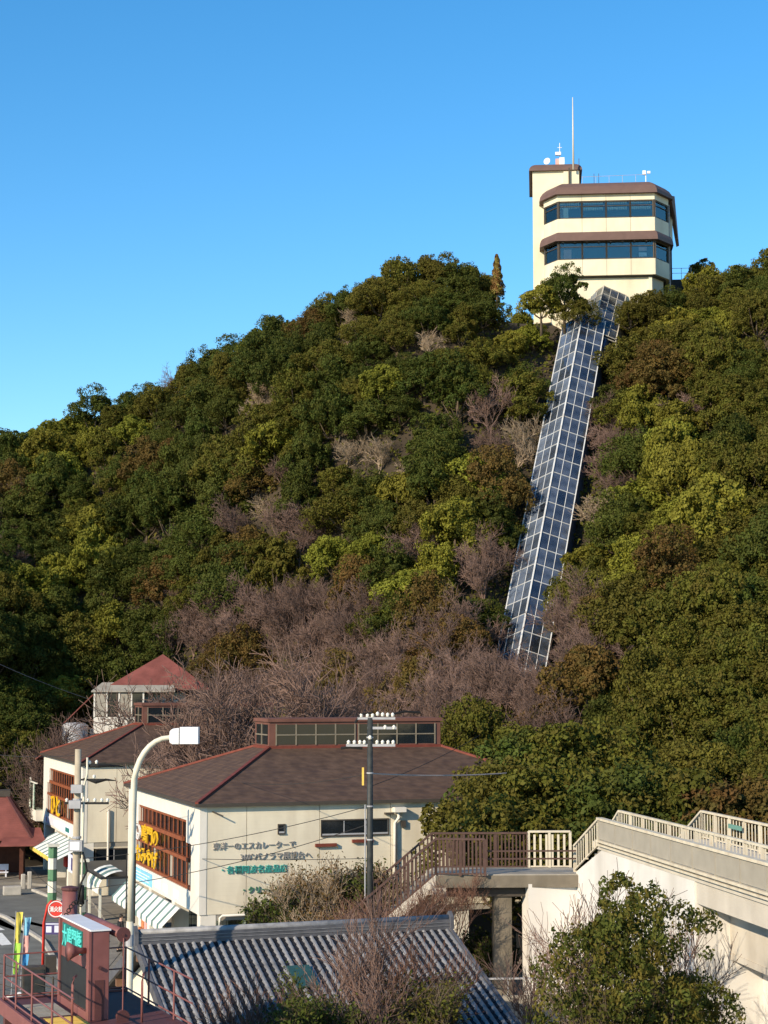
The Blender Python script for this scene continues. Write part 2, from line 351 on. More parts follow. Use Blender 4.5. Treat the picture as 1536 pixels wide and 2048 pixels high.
# right spur, nearer
for a in [(1300,700,144),(1300,850,135),(1300,1000,126),(1270,1150,117),(1220,1280,110),(1180,1400,103),(1080,1480,98),(1000,1540,93),(1200,1560,94),
          (1450,700,138),(1450,850,129),(1450,1000,121),(1450,1150,113),(1450,1300,105),(1450,1450,96),(1400,1560,90),
          (1600,750,133),(1600,950,121),(1600,1150,110),(1600,1350,99),(1600,1500,91)]: cp(*a)
# level ground at the foot, and an added knoll beyond the left edge
for x, y, z in [(-45,60,0),(-20,60,0),(0,60,0),(20,50,2.0),(-40,90,0),(-20,90,0),(0,80,0),(-25,105,0),(-12,105,0),(-30,112,0),(-5,100,0),(-8,128,1),(-4,114,1),(-17,140,1.5),(-22,138,1),(-26,132,.5),(4,95,0.5),(8,76,1.0),(15,70,2.0),(24,66,3.0),(-20,118,0.5),(-40,40,0),(0,40,0),(25,40,2),(-8,110,1.5),(12,84,2.5),(20,80,4),(0,102,2.5),
                (-60,80,6),(-60,100,30),(-50,112,33),(-56,122,38),(-48,124,31),(-38,116,8),(-38,104,5),(-46,92,4),(-60,140,28),(-46,138,22)]: ctrl.append((x, y, z))  # this row: unseen knoll, added to cast shade on the lower-left wood
C = np.array(ctrl); XY = C[:, :2]
def _phi(d): return d ** 1.6
_n = len(C)
A = np.zeros((_n + 3, _n + 3)); D = np.linalg.norm(XY[:, None] - XY[None], axis=2)
A[:_n, :_n] = -_phi(D) + np.eye(_n) * 2.0; A[:_n, _n] = 1; A[:_n, _n + 1:] = XY; A[_n, :_n] = 1; A[_n + 1:, :_n] = XY.T
_w = np.linalg.solve(A, np.concatenate([C[:, 2], [0, 0, 0]]))
def H(x, y):
    x = np.atleast_1d(np.asarray(x, float)); y = np.atleast_1d(np.asarray(y, float))
    d = np.sqrt((x[:, None] - XY[None, :, 0]) ** 2 + (y[:, None] - XY[None, :, 1]) ** 2)
    return -_phi(d) @ _w[:_n] + _w[_n] + x * _w[_n + 1] + y * _w[_n + 2]
gx = np.arange(-62, 62.1, 1.6); gy = np.arange(70, 200, 1.6)
GX, GY = np.meshgrid(gx, gy); GZ = H(GX.ravel(), GY.ravel()).reshape(GX.shape)
foot = np.clip((GY - 100 - np.clip(1.2 - GX, 0, 11) * 2.4 + np.maximum(GX - 2, 0) * 1.9) / 8.0, 0, 1)
GZ = np.where(foot < 1, GZ * foot + (-0.6) * (1 - foot), GZ)
def Hs(x, y):
    x = np.atleast_1d(np.asarray(x, float)); y = np.atleast_1d(np.asarray(y, float))
    i = np.clip((x - gx[0]) / 1.6, 0, len(gx) - 1.001); j = np.clip((y - gy[0]) / 1.6, 0, len(gy) - 1.001)
    i0 = i.astype(int); j0 = j.astype(int); u = i - i0; v = j - j0
    return (GZ[j0, i0] * (1 - u) * (1 - v) + GZ[j0, i0 + 1] * u * (1 - v) + GZ[j0 + 1, i0] * (1 - u) * v + GZ[j0 + 1, i0 + 1] * u * v)
nx, ny = len(gx), len(gy)
hill = MB(); hill.v = list(zip(GX.ravel(), GY.ravel(), GZ.ravel()))
hill.f = [(j * nx + i, j * nx + i + 1, (j + 1) * nx + i + 1, (j + 1) * nx + i) for j in range(ny - 1) for i in range(nx - 1)]
struct('hillside', hill, MT['soil'], True)
g = MB().add([(-900, -60, -0.02), (900, -60, -0.02), (900, 1500, -0.02), (-900, 1500, -0.02)], [(0, 1, 2, 3)])
struct('ground', g, MT['paving'])

# ---------------------------------------------------------------- foliage builders
rng = np.random.default_rng(11)
def unit(v): return v / np.maximum(np.linalg.norm(v, axis=1, keepdims=True), 1e-9)
def leaf_mesh(name, cen, nor, size, m, aspect=0.62, r=rng):
    n = len(cen); t = unit(np.cross(nor, r.normal(size=(n, 3)))); b = np.cross(nor, t)
    s = size[:, None]; bend = nor * s * 0.22
    v = np.empty((n, 4, 3))
    v[:, 0] = cen - t * s; v[:, 1] = cen - b * s * aspect + bend; v[:, 2] = cen + t * s; v[:, 3] = cen + b * s * aspect + bend
    me = bpy.data.meshes.new(name); me.vertices.add(n * 4); me.vertices.foreach_set('co', v.reshape(-1))
    me.loops.add(n * 4); me.loops.foreach_set('vertex_index', np.arange(n * 4, dtype=np.int32))
    me.polygons.add(n); me.polygons.foreach_set('loop_start', np.arange(0, n * 4, 4, dtype=np.int32))
    me.update(calc_edges=True); me.materials.append(m); return me
def crown_points(seed, Rr, Hh, z0, lobes, per, sub, spread=0.5, flat=0.75):
    """leaf centres and normals on bunches of bunches: lobes on a dome, small tufts on each lobe"""
    r = np.random.default_rng(seed); cen = []; nor = []
    for k in range(lobes):
        th = 2 * math.pi * (k * 0.618 + r.uniform(-.08, .08)); q = math.sqrt((k + 0.5) / lobes)
        el = 1 - q * q * 0.95
        lc = np.array([math.cos(th) * q * Rr * 0.72, math.sin(th) * q * Rr * 0.72, z0 + Hh * (0.18 + 0.62 * el) + r.uniform(-.12, .12) * Hh])
        lc += r.normal(size=3) * np.array([.13, .13, .08]) * Rr
        lr = Rr * r.choice([.22, .3, .36, .42, .5])
        d = unit(r.normal(size=(sub, 3)) + np.array([math.cos(th) * q * .5, math.sin(th) * q * .5, 0.45])); d[:, 2] *= 1.0
        tc = lc + d * lr * np.array([1, 1, flat]) * r.uniform(0.75, 1.1, (sub, 1))
        tr = lr * r.uniform(0.26, 0.46, sub)
        for c, t, dd in zip(tc, tr, d):
            e = unit(r.normal(size=(per, 3)) + dd * 0.9); cen.append(c + e * t * r.uniform(0.45, 1.05, (per, 1)) * np.array([1, 1, .85])); nor.append(unit(e + r.normal(size=(per, 3)) * spread))
    return np.concatenate(cen), np.concatenate(nor)
def limb_mesh(name, seed, Rr, z0, Hh, rad, m, n=5):
    r = np.random.default_rng(seed + 999); mb = MB()
    lean = Vector((r.uniform(-.3, .3), r.uniform(-.3, .3), 0)); top = Vector((0, 0, z0 + Hh * 0.35)) + lean
    mb.tube([(0, 0, -1.2), (lean.x * .2, lean.y * .2, z0 * .5), (lean.x * .6, lean.y * .6, z0), top], [rad * 1.3, rad, rad * .8, rad * .45], 6)
    for k in range(n):
        th = 2 * math.pi * k / n + r.uniform(-.4, .4); q = Rr * r.uniform(.45, .75); s = Vector((lean.x * .6, lean.y * .6, z0 * r.uniform(.7, 1.0)))
        e = Vector((math.cos(th) * q, math.sin(th) * q, z0 + Hh * r.uniform(.2, .55))); mid = s.lerp(e, .5) + Vector((0, 0, -.15 * Hh * r.uniform(0, 1)))
        mb.tube([s, mid, e], [rad * .6, rad * .4, rad * .15], 5)
    return mb.mesh(name, True)
def leafy(seed, Rr, Hh, z0, lobes, sub, per, leaf, m, bark=None, rad=0.14, spread=0.55, aspect=0.62):
    cen, nor = crown_points(seed, Rr, Hh, z0, lobes, per, sub, spread)
    r = np.random.default_rng(seed + 5)
    me = leaf_mesh('crown', cen, nor, leaf * r.uniform(.6, 1.25, len(cen)), m, aspect, r)
    tr = limb_mesh('trunk', seed, Rr, z0, Hh, rad, bark or MT['bark']); tr.materials.append(bark or MT['bark'])
    return me, tr
def bare(seed, height, spread, rad, levels, kids, m, twig=0.012, sides=3, up=0.35, stems=1):
    """branching skeleton of a leafless tree; returns (trunk mesh, twig mesh)"""
    r = random.Random(seed); big = MB(); fine = MB()
    def grow(p, d, L, ra, lv):
        segs = 3 if lv < 3 else 2; pts = [p]; rr = [ra]; q = p; dd = d.copy()
        for i in range(segs):
            dd = (dd + Vector((r.gauss(0, .16), r.gauss(0, .16), r.gauss(0, .12) + up * .16))).normalized(); q = q + dd * (L / segs); pts.append(q); rr.append(max(ra * (1 - .5 * (i + 1) / segs), twig * .7))
        (big if lv < 2 else fine).tube(pts, rr, 6 if lv == 0 else (5 if lv < 2 else sides), cap=False)
        if lv >= levels: return
        k = kids[lv]
        for i in range(k):
            t = 0.3 + 0.7 * (i + r.random()) / k; j = min(int(t * segs), segs - 1); b = pts[j].lerp(pts[j + 1], t * segs - j)
            ang = r.uniform(0, 2 * math.pi); a = dd.orthogonal().normalized(); a = Matrix.Rotation(ang, 3, dd) @ a
            nd = (dd * r.uniform(.55, 1.0) + a * spread * r.uniform(.6, 1.15) + Vector((0, 0, up * .5))).normalized()
            grow(b, nd, L * r.uniform(.52, .78), max(ra * .5 * r.uniform(.7, 1), twig), lv + 1)
    for s in range(stems):
        a = r.uniform(0, 2 * math.pi); o = Vector((math.cos(a), math.sin(a), 0)) * (0.0 if stems == 1 else r.uniform(.1, .6))
        d = Vector((0, 0, 1)) if stems == 1 else (Vector((0, 0, 1)) + o.normalized() * r.uniform(.15, .6)).normalized()
        grow(o + Vector((0, 0, -.6 if stems == 1 else -.2)), d, height * .42, rad, 0)
    t = big.mesh('trunk', True); c = fine.mesh('twigs'); t.materials.append(m); c.materials.append(m); return t, c
def plant_tree(name, meshes, loc, rz, sc, label, cat, group, names=('trunk', 'crown')):
    o = bpy.data.objects.new(name, None); col.objects.link(o); o.empty_display_size = .3
    o.location = loc; o.rotation_euler = (0, 0, rz); o.scale = sc; tag(o, label, cat, group)
    for nm, me in zip(names, meshes):
        c = bpy.data.objects.new(nm, me); col.objects.link(c); c.parent = o
    return o
# ---------------------------------------------------------------- woods on the hill
T0 = {'dark': [], 'olive': [], 'bright': [], 'russet': []}
LM = {'dark': 'leaf_dark', 'olive': 'leaf_olive', 'bright': 'leaf_bright', 'russet': 'leaf_russet'}
for kind, seeds in (('dark', (1, 2, 3, 10)), ('olive', (4, 5, 6, 11)), ('bright', (7, 8)), ('russet', (9, 12))):
    for s in seeds:
        big = kind == 'bright'
        v_ = s % 4; c, t = leafy(s, (2.7, 2.45, 2.9, 2.3)[v_], (3.7, 4.3, 3.2, 3.9)[v_], 1.0, (19, 16, 22, 14)[v_], (24, 28, 22, 30)[v_], 36, 0.086 if not big else 0.105, MT[LM[kind]], spread=.6)
        T0[kind].append((t, c))
NEAR = {'dark': [], 'olive': [], 'russet': []}
for kind, seeds in (('dark', (21,)), ('olive', (22, 23)), ('russet', (24,))):
    for s in seeds:
        c, t = leafy(s, 2.7, 3.7, 1.0, 15, 26, 34, 0.095, MT[LM[kind]], spread=.65); NEAR[kind].append((t, c))
BARE = [bare(31 + i, 6.0, .80, .11, 5, (6, 5, 4, 4, 3), MT['twig'], .014) for i in range(3)]
BPALE = [bare(41 + i, 5.2, .95, .13, 4, (6, 5, 4, 4), MT['twig_pale'], .016) for i in range(2)]
def ell(px, py, L): return any(((px - a) / c) ** 2 + ((py - b) / d) ** 2 < 1 for a, b, c, d in L)
ZB = [(1060,1420,115,80),(1010,1350,90,80),(470,1330,150,100),(600,1290,130,130),(700,1380,260,90),(560,1065,80,45),(930,1370,140,110),(1140,1300,95,100),(985,1130,35,50),(1195,950,40,90),(1000,850,50,45),(530,940,45,40),(1215,850,45,50),(1330,785,55,30),(20,970,40,30),(560,1400,100,60)]
ZP = [(740,905,85,45),(525,790,30,40),(885,650,35,30),(425,840,22,35),(240,945,60,16),(1490,1005,35,25),(1045,860,25,40),(540,960,25,35),(700,620,30,20),(1230,1010,30,40)]
ZY = [(850,950,100,70),(905,1110,70,60),(90,880,120,55),(1340,870,65,70),(230,860,50,25),(185,1090,45,45),(430,1215,35,25),(1400,620,70,30),(1300,1110,45,35),(1060,650,50,30),(1330,960,50,60),(640,1110,55,35)]
ZR = [(770,1250,110,80),(330,900,60,40),(1230,900,60,60),(1000,960,70,50),(960,620,60,30),(1480,1560,90,40),(310,1170,40,30)]
pts = []
cand = rng.uniform((-40, 76), (40, 176), (60000, 2)); hz = Hs(cand[:, 0], cand[:, 1])
def clear_of_buildings(x, y):
    a = (x + 8.14) * .946 + (y - 78.5) * .324; b = -(x + 8.14) * .324 + (y - 78.5) * .946
    if -3 < a < 21 and -6 < b < 20: return False
    if -4 < a < 18.5 and 20 < b < 50.5: return False
    if 0 < a < 15 and 50 < b < 65: return False
    if 9 < x < 28 and 152.5 < y < 168: return False
    # the escalator's own clearing
    d = Vector((TB.x - TA.x, TB.y - TA.y)); L = d.length; d.normalize(); t = (x - TA.x) * d.x + (y - TA.y) * d.y; s = abs(-(x - TA.x) * d.y + (y - TA.y) * d.x)
    if -6 < t < L + 3 and s < 3.7: return False
    if L + 3 <= t < L + 12 and s < 2.6: return False
    return True
for (x, y), z in zip(cand, hz):
    if y < 100 and x < 5.5: continue
    if y < 78 + 0: continue
    if z < 0.5: continue
    px, py = proj((x, y, z + 3))
    if px < -70 or px > 1600 or py > 1720: continue
    near = y < 112
    gap = (2.5 if near else (1.9 if ell(px, py, ZB) else 2.7))
    if not clear_of_buildings(x, y): continue
    if y > 160 and z + 4 < H(x, 156)[0] - 6: continue
    if any((x - a) ** 2 + (y - b) ** 2 + (z - c) ** 2 < gap * gap for a, b, c, *_ in pts): continue
    tt = np.linspace(.45, .985, 40); top = z + 5.2
    if np.any(Hs(x * tt, y * tt) + 3.2 * (tt * y > 84) > CAMZ + (top - CAMZ) * tt) and px > 0: continue     # never seen from the road side
    pts.append((x, y, z, px, py))
rr = random.Random(5)
def where(x, y, z, px, py):
    d = Vector((TB.x - TA.x, TB.y - TA.y)); L = d.length; d.normalize(); t = (x - TA.x) * d.x + (y - TA.y) * d.y; s = -(x - TA.x) * d.y + (y - TA.y) * d.x
    if abs(x - 19) < 11 and y > 146: return ' close by the cream tower'
    if -5 < t < L + 10 and abs(s) < 8: return ' beside the glass tube' + (', on the side of the spur' if s > 0 else ', on the side of the cypress')
    if y < 88: return ' just behind the footbridge'
    if y < 112 and x > 4: return ' low on the near spur above the footbridge'
    if x > 14: return ' high on the near spur'
    if y > 146: return ' along the skyline crest'
    if px < 330 and py > 1120: return ' in the dark gully behind the turret house'
    if py > 1230: return ' just above the shop roofs'
    return ' on the slope between the crest and the shops'
LAB = {'dark': 'dark green evergreen tree', 'olive': 'olive green evergreen tree', 'bright': 'bright yellow green tree', 'russet': 'tree with brownish russet foliage',
       'bare': 'leafless purplish brown tree', 'pale': 'leafless tree with pale branches'}
for x, y, z, px, py in pts:
    u = rr.random()
    if ell(px, py, ZP): k = 'pale'
    elif ell(px, py, ZB): k = 'bare' if u < .88 else 'russet'
    elif ell(px, py, ZY): k = 'bright' if u < .85 else 'dark'
    elif ell(px, py, ZR): k = 'russet' if u < .3 else ('olive' if u < .75 else 'dark')
    elif px > 1120: k = 'olive' if u < .66 else ('dark' if u < .9 else ('russet' if u < .93 else 'bright'))
    elif px < 480: k = 'dark' if u < .66 else ('olive' if u < .9 else ('bright' if u < .95 else 'bare'))
    else: k = 'olive' if u < .45 else ('dark' if u < .82 else ('bare' if u < .87 else ('bright' if u < .985 else 'russet')))
    if y > 108 and 975 < px < 1145 and 1150 < py < (1345 if k == 'bare' else 1420): continue
    if k == 'bright' and y < 112: k = 'olive'
    s = rr.uniform(.72, 1.12); g = {'dark': 'dark evergreens on the hill', 'olive': 'olive evergreens on the hill', 'bright': 'bright green trees on the hill', 'russet': 'russet trees on the hill', 'bare': 'bare trees on the hill', 'pale': 'pale bare trees on the hill'}[k]
    if py < 700 or (px < 520 and py < 900): s *= .85
    sc = (s * rr.uniform(.85, 1.2), s * rr.uniform(.85, 1.2), s * rr.uniform(.8, 1.3))
    if k in ('bare', 'pale'):
        plant_tree('bare_tree', rr.choice(BARE if k == 'bare' else BPALE), (x, y, z), rr.uniform(0, 6.28), sc, LAB[k] + where(x, y, z, px, py), 'bare tree', g, ('trunk', 'branches'))
    else:
        src = NEAR.get(k) if y < 112 else T0[k]
        plant_tree('evergreen_tree' if k != 'russet' else 'russet_tree', rr.choice(src), (x, y, z - .3), rr.uniform(0, 6.28), sc, LAB[k] + where(x, y, z, px, py), 'tree', g)
print('hill trees', len(pts))
# low scrub between the trunks: nobody could count it
q = rng.uniform((-42, 84), (42, 172), (110000, 2)); zq = Hs(q[:, 0], q[:, 1])
aa = (q[:, 0] + 8.14) * .946 + (q[:, 1] - 78.5) * .324; bb = -(q[:, 0] + 8.14) * .324 + (q[:, 1] - 78.5) * .946
keep = (zq > 0.4) & ~((aa > -2) & (aa < 20) & (bb > -3) & (bb < 51)) & ~((q[:, 0] > 10.5) & (q[:, 0] < 27) & (q[:, 1] > 153.5)); q = q[keep]; zq = zq[keep]
cen = np.column_stack([q, zq + rng.uniform(0.0, .9, len(q))]); nr = unit(rng.normal(size=(len(q), 3)) + np.array([-.2, -.4, .8]))
o = link('undergrowth', leaf_mesh('undergrowth', cen, nr, rng.uniform(.1, .24, len(q)), MT['leaf_olive']), None)
o['kind'] = 'stuff'; o['label'] = 'dark scrub and ground cover between the hillside trees'; o['category'] = 'undergrowth'
# the yellowing cypress beside the tower
r_ = np.random.default_rng(77); n = 5200; zz = r_.uniform(0, 1, n) ** .9; th = r_.uniform(0, 6.283, n); rad = (0.62 * np.sqrt(np.clip(1 - zz, 0.02, 1)) * (.75 + .3 * np.sin(zz * 31 + th * 3))) * r_.uniform(.75, 1.05, n)
cen = np.column_stack([np.cos(th) * rad, np.sin(th) * rad, .2 + zz * 3.4]); nr = unit(np.column_stack([np.cos(th), np.sin(th), r_.uniform(0, 1.2, n)]) + r_.normal(size=(n, 3)) * .4)
cm = leaf_mesh('crown', cen, nr, r_.uniform(.05, .11, n), MT['leaf_conifer'])
tm = MB().tube([(0, 0, -1), (0, 0, 2.6)], [.12, .05], 6).mesh('trunk'); tm.materials.append(MT['bark'])
p = at(994, 580, 151); plant_tree('cypress_tree', (tm, cm), (p.x, 151, p.z - .6), 0, (1, 1, 1.05), 'narrow yellowing cypress standing on the crest beside the tower', 'tree', None)
# ---------------------------------------------------------------- observation tower on the crest
tw = thing('observation_tower', 'cream observation tower with brown roofs and window bands on the hill crest', 'tower', (19.35, 154, 45.5), R(-5))
def Z(y): return at(1200, y, 154.3).z - 45.5
def Zs(y): return at(1150, y, 158.3).z - 45.5
plan = [(-3.7, 0), (4.95, 0), (6.35, 2.3), (6.35, 11), (-4.95, 11), (-4.95, 2.0)]
def ring(poly, z): return [(x, y, z) for x, y in poly]
body = inset(plan, .55)
part('base_wall', MB().loft([ring(body, -1.0), ring(body, Z(552))]), MT['tower_cream'], tw)
bx('base_pilaster', tw, MT['tower_cream'], -3.2, -2.9, .38, .58, -1, Z(553)); bx('base_pilaster', tw, MT['tower_cream'], 4.35, 4.65, .38, .58, -1, Z(553))
part('base_shade_strip', MB().loft([ring(inset(plan, .3), Z(555)), ring(inset(plan, .3), Z(551))]), MT['frame_dark'], tw)  # dark strip standing in for the shade under the overhang
core = inset(plan, .9)
part('inner_core', MB().loft([ring(core, Z(552)), ring(core, Z(388))]), MT['screen'], tw)
mk('tower_band', (0.72, 0.63, 0.43), 0.75, 0.04, 0.6)
def band(z0, z1):                                  # cream spandrels, one panel per facet and bay
    segs = []
    n = 4; a = Vector(plan[0]); b = Vector(plan[1])
    for i in range(n): segs.append((a.lerp(b, i / n), a.lerp(b, (i + 1) / n)))
    segs += [(Vector(plan[1]), Vector(plan[2])), (Vector(plan[2]), Vector(plan[3])), (Vector(plan[5]), Vector(plan[0])), (Vector(plan[4]), Vector(plan[5]))]
    for p, q in segs:
        e = (q - p).normalized(); nn = Vector((-e.y, e.x)); p2 = p + e * .012; q2 = q - e * .012
        part('spandrel_panel', MB().slab([(p2.x, p2.y, z0), (q2.x, q2.y, z0), (q2.x, q2.y, z1), (p2.x, p2.y, z1)], (nn.x * .3, nn.y * .3, 0)), MT['tower_cream'], tw)
    return segs
def windows(z0, z1, transom):
    segs = []
    n = 4; a = Vector(plan[0]); b = Vector(plan[1])
    for i in range(n): segs.append((a.lerp(b, i / n), a.lerp(b, (i + 1) / n)))
    segs += [(Vector(plan[1]), Vector(plan[2])), (Vector(plan[5]), Vector(plan[0]))]
    for p, q in segs:
        e = (q - p).normalized(); nn = Vector((-e.y, e.x)); o = nn * .12
        w = part('window', MB().bar((p.x + o.x, p.y + o.y, z0), (p.x + o.x, p.y + o.y, z1), .12, .16, (e.x, e.y, 0)).bar((q.x + o.x, q.y + o.y, z0), (q.x + o.x, q.y + o.y, z1), .12, .16, (e.x, e.y, 0))
                 .bar((p.x + o.x, p.y + o.y, z0 + .05), (q.x + o.x, q.y + o.y, z0 + .05), .1, .12).bar((p.x + o.x, p.y + o.y, z1 - .05), (q.x + o.x, q.y + o.y, z1 - .05), .1, .12)
                 .bar((p.x + o.x, p.y + o.y, transom), (q.x + o.x, q.y + o.y, transom), .06, .06), MT['frame_dark'], tw)
        part('pane', MB().slab([(p.x + o.x * 1.3, p.y + o.y * 1.3, z0), (q.x + o.x * 1.3, q.y + o.y * 1.3, z0), (q.x + o.x * 1.3, q.y + o.y * 1.3, z1), (p.x + o.x * 1.3, p.y + o.y * 1.3, z1)], (nn.x * .02, nn.y * .02, 0)), MT['window_glass'], w)
for z0, z1 in ((Z(552), Z(520)), (Z(466), Z(438)), (Z(403), Z(388))): band(z0, z1)
windows(Z(520), Z(483), Z(494)); windows(Z(438), Z(403), Z(413))
# blinds, curtains and notices seen behind the glass
for i in range(4):
    x0 = -3.66 + i * 2.13
    b = MB()
    for k in range(9):
        xx = x0 + .22 + k * .2; b.lathe([(0.01, -.2), (.085, -.1), (.095, .1), (.01, .14)], 6, (xx, .27, Z(411) - (.28 if i else .1)))
        b.lathe([(0.01, -.1), (.095, -.05), (.095, .08), (.01, .1)], 6, (xx, .27, Z(407)))
    part('scalloped_blind', b, MT['awning_white'], tw)
bx('curtain', tw, MT['pale_board'], -4.2, -3.75, 1.25, 1.3, Z(438), Z(405)); bx('curtain', tw, MT['awning_white'], -3.2, -2.75, .24, .28, Z(438), Z(414))
bx('notice', tw, MT['pink_cloth'], 3.5, 4.2, .24, .28, Z(504), Z(496)); bx('notice', tw, MT['pale_board'], 3.5, 4.2, .24, .28, Z(515), Z(507)); bx('notice', tw, MT['pink_cloth'], -3.2, -2.5, .24, .28, Z(518), Z(498))
def brown_roof(z0, z1, out, inn, steps=6, poly=plan, bottom=True, flat=False):
    rings = [ring(inset(poly, -out + .25), z0 + .02), ring(inset(poly, -out), z0)]
    for k in range(1, steps + 1):
        t = k / steps; rings.append(ring(inset(poly, -out + (out + inn) * (1 - math.cos(t * math.pi / 2))), z0 + (z1 - z0) * math.sin(t * math.pi / 2)))
    return MB().loft(rings)
part('roof', brown_roof(Z(391), Z(359), .40, 1.9), MT['tower_brown'], tw)
part('skirt_roof', brown_roof(Z(484), Z(465), .40, .02), MT['tower_brown'], tw)
for i in range(8):                                  # brackets under the skirt roof
    bx('bracket', tw, MT['frame_dark'], -3.3 + i * 1.06, -3.2 + i * 1.06, -.25, .0, Z(486) - .05, Z(485))
# stair block at the rear left
st = [(-5.95, 3.4), (-1.7, 3.4), (-1.7, 11.6), (-5.95, 11.6)]
part('stair_block', MB().loft([ring(st, -1.0), ring(st, Zs(344))]), MT['tower_cream'], tw)
part('stair_roof', brown_roof(Zs(346), Zs(329), .32, .75, poly=st), MT['tower_brown'], tw)
bx('parapet', tw, MT['tower_cream'], -3.1, -1.68, 2.9, 3.38, Z(372), Zs(350))
bx('roof_pipe', tw, MT['frame_dark'], -2.65, -2.5, 2.7, 2.88, Z(372), Zs(344))
# rooftop dome hut and rails
part('hut_roof', MB().slab([(-1.5, 5.0, Z(366))] + [(-1.5 + .35 * k, 5.0, Z(366) + 1.0 * math.sin(math.pi * min(k + 1, 9) / 10) ) for k in range(9)] + [(1.75, 5.0, Z(366))], (0, 3.0, 0)), MT['tower_brown'], tw)
for k in range(5): part('roof_rail_post', MB().tube([(-1.4 + k * 1.2, 1.6, Z(364)), (-1.4 + k * 1.2, 1.6, Z(344))], .02, 5), MT['steel_grey'], tw)
part('roof_rail', MB().tube([(-1.5, 1.6, Z(345)), (4.2, 1.6, Z(343))], .02, 5), MT['steel_grey'], tw)
for x in (-.35, .08): part('whip_aerial', MB().tube([(x, 2, Z(360)), (x, 2, Z(336))], .025, 5), MT['frame_dark'], tw)
part('whip_aerial', MB().tube([(-1.65, 4, Zs(335)), (-1.65, 4, Zs(318))], .03, 5), MT['frame_dark'], tw)
mastm = MB().tube([(-2.2, 2.4, Zs(350)), (-2.2, 2.4, Zs(275)), (-2.2, 2.4, Zs(207))], [.1, .07, .035], 8)
part('flag_mast', mastm, MT['mast_paint'], tw, True)
d = part('dish_aerial', MB().lathe([(.01, 0), (.2, .03), (.32, .12), (.33, .13), (.2, .05), (.01, .03)], 16), MT['white_porcelain'], tw, True)
d.location = (-4.55, 4.0, Zs(325) + .1); d.rotation_euler = (R(80), 0, R(-25))
bx('equipment_box', tw, MT['pink_cloth'], -3.8, -3.3, 4.2, 4.7, Zs(330), Zs(316)); bx('equipment_box', tw, MT['lamp_head'], -3.45, -2.98, 4.0, 4.3, Zs(330), Zs(315)); bx('equipment_box', tw, MT['lamp_head'], -3.82, -3.3, 4.1, 4.4, Zs(309), Zs(303))
part('equipment_mast', MB().tube([(-3.4, 4.5, Zs(330)), (-3.4, 4.5, Zs(283))], .035, 6).bar((-3.6, 4.5, Zs(292)), (-3.2, 4.5, Zs(292)), .04, .04), MT['lamp_head'], tw)
f = part('floodlight', MB().tube([(4.3, 1.4, Z(362)), (4.3, 1.4, Z(343))], .045, 6), MT['lamp_head'], tw)
part('lamp_head', MB().box(4.0, 4.3, 1.25, 1.5, Z(345), Z(337)).box(4.42, 4.7, 1.3, 1.45, Z(343), Z(338)), MT['lamp_head'], f)
# right hand side: sloping side roof, drain pipes, balcony
part('side_roof', MB().slab([(6.3, 2.4, Z(384)), (6.75, 3.4, Z(380)), (7.3, 10.8, Z(380)), (7.7, 10.8, Z(440)), (7.2, 6.4, Z(446)), (6.85, 4.2, Z(420))], (.25, -.25, .05)), MT['tower_brown'], tw)
bx('side_wing', tw, MT['tower_cream'], 6.36, 6.85, 4.3, 10.8, Z(470), Z(392))
part('drain_pipe', MB().tube([(6.42, 2.6, Z(400)), (6.42, 2.6, -.8)], .06, 6), MT['steel_grey'], tw)
bx('service_wall', tw, MT['frame_dark'], 6.27, 6.75, 4.2, 10.6, Z(590), Z(470))
bal = bx('balcony', tw, MT['frame_dark'], 6.4, 8.6, 4.5, 8.8, Z(548), Z(541))
part('balcony_apron', MB().slab([(6.4, 4.45, Z(541)), (8.55, 4.45, Z(541)), (8.55, 4.45, Z(562)), (6.4, 4.45, Z(566))], (0, .1, 0)), MT['black'], bal)
part('balcony_brace', MB().bar((6.4, 4.6, Z(580)), (7.6, 4.6, Z(562)), .12, .12).bar((6.5, 8.4, Z(580)), (8.2, 8.4, Z(558)), .12, .12), MT['black'], bal)
rl = MB()
for x, y in ((6.6, 4.5), (7.6, 4.5), (8.5, 4.5), (8.5, 6.6), (8.5, 8.7)): rl.tube([(x, y, Z(541)), (x, y, Z(517))], .025, 5)
for zz in (Z(518), Z(528)): rl.tube([(6.5, 4.5, zz), (8.5, 4.5, zz), (8.5, 8.7, zz)], .025, 5)
part('balcony_rail', rl, MT['steel_grey'], bal)

tw.scale = (1.0, 1.0, 1.0)
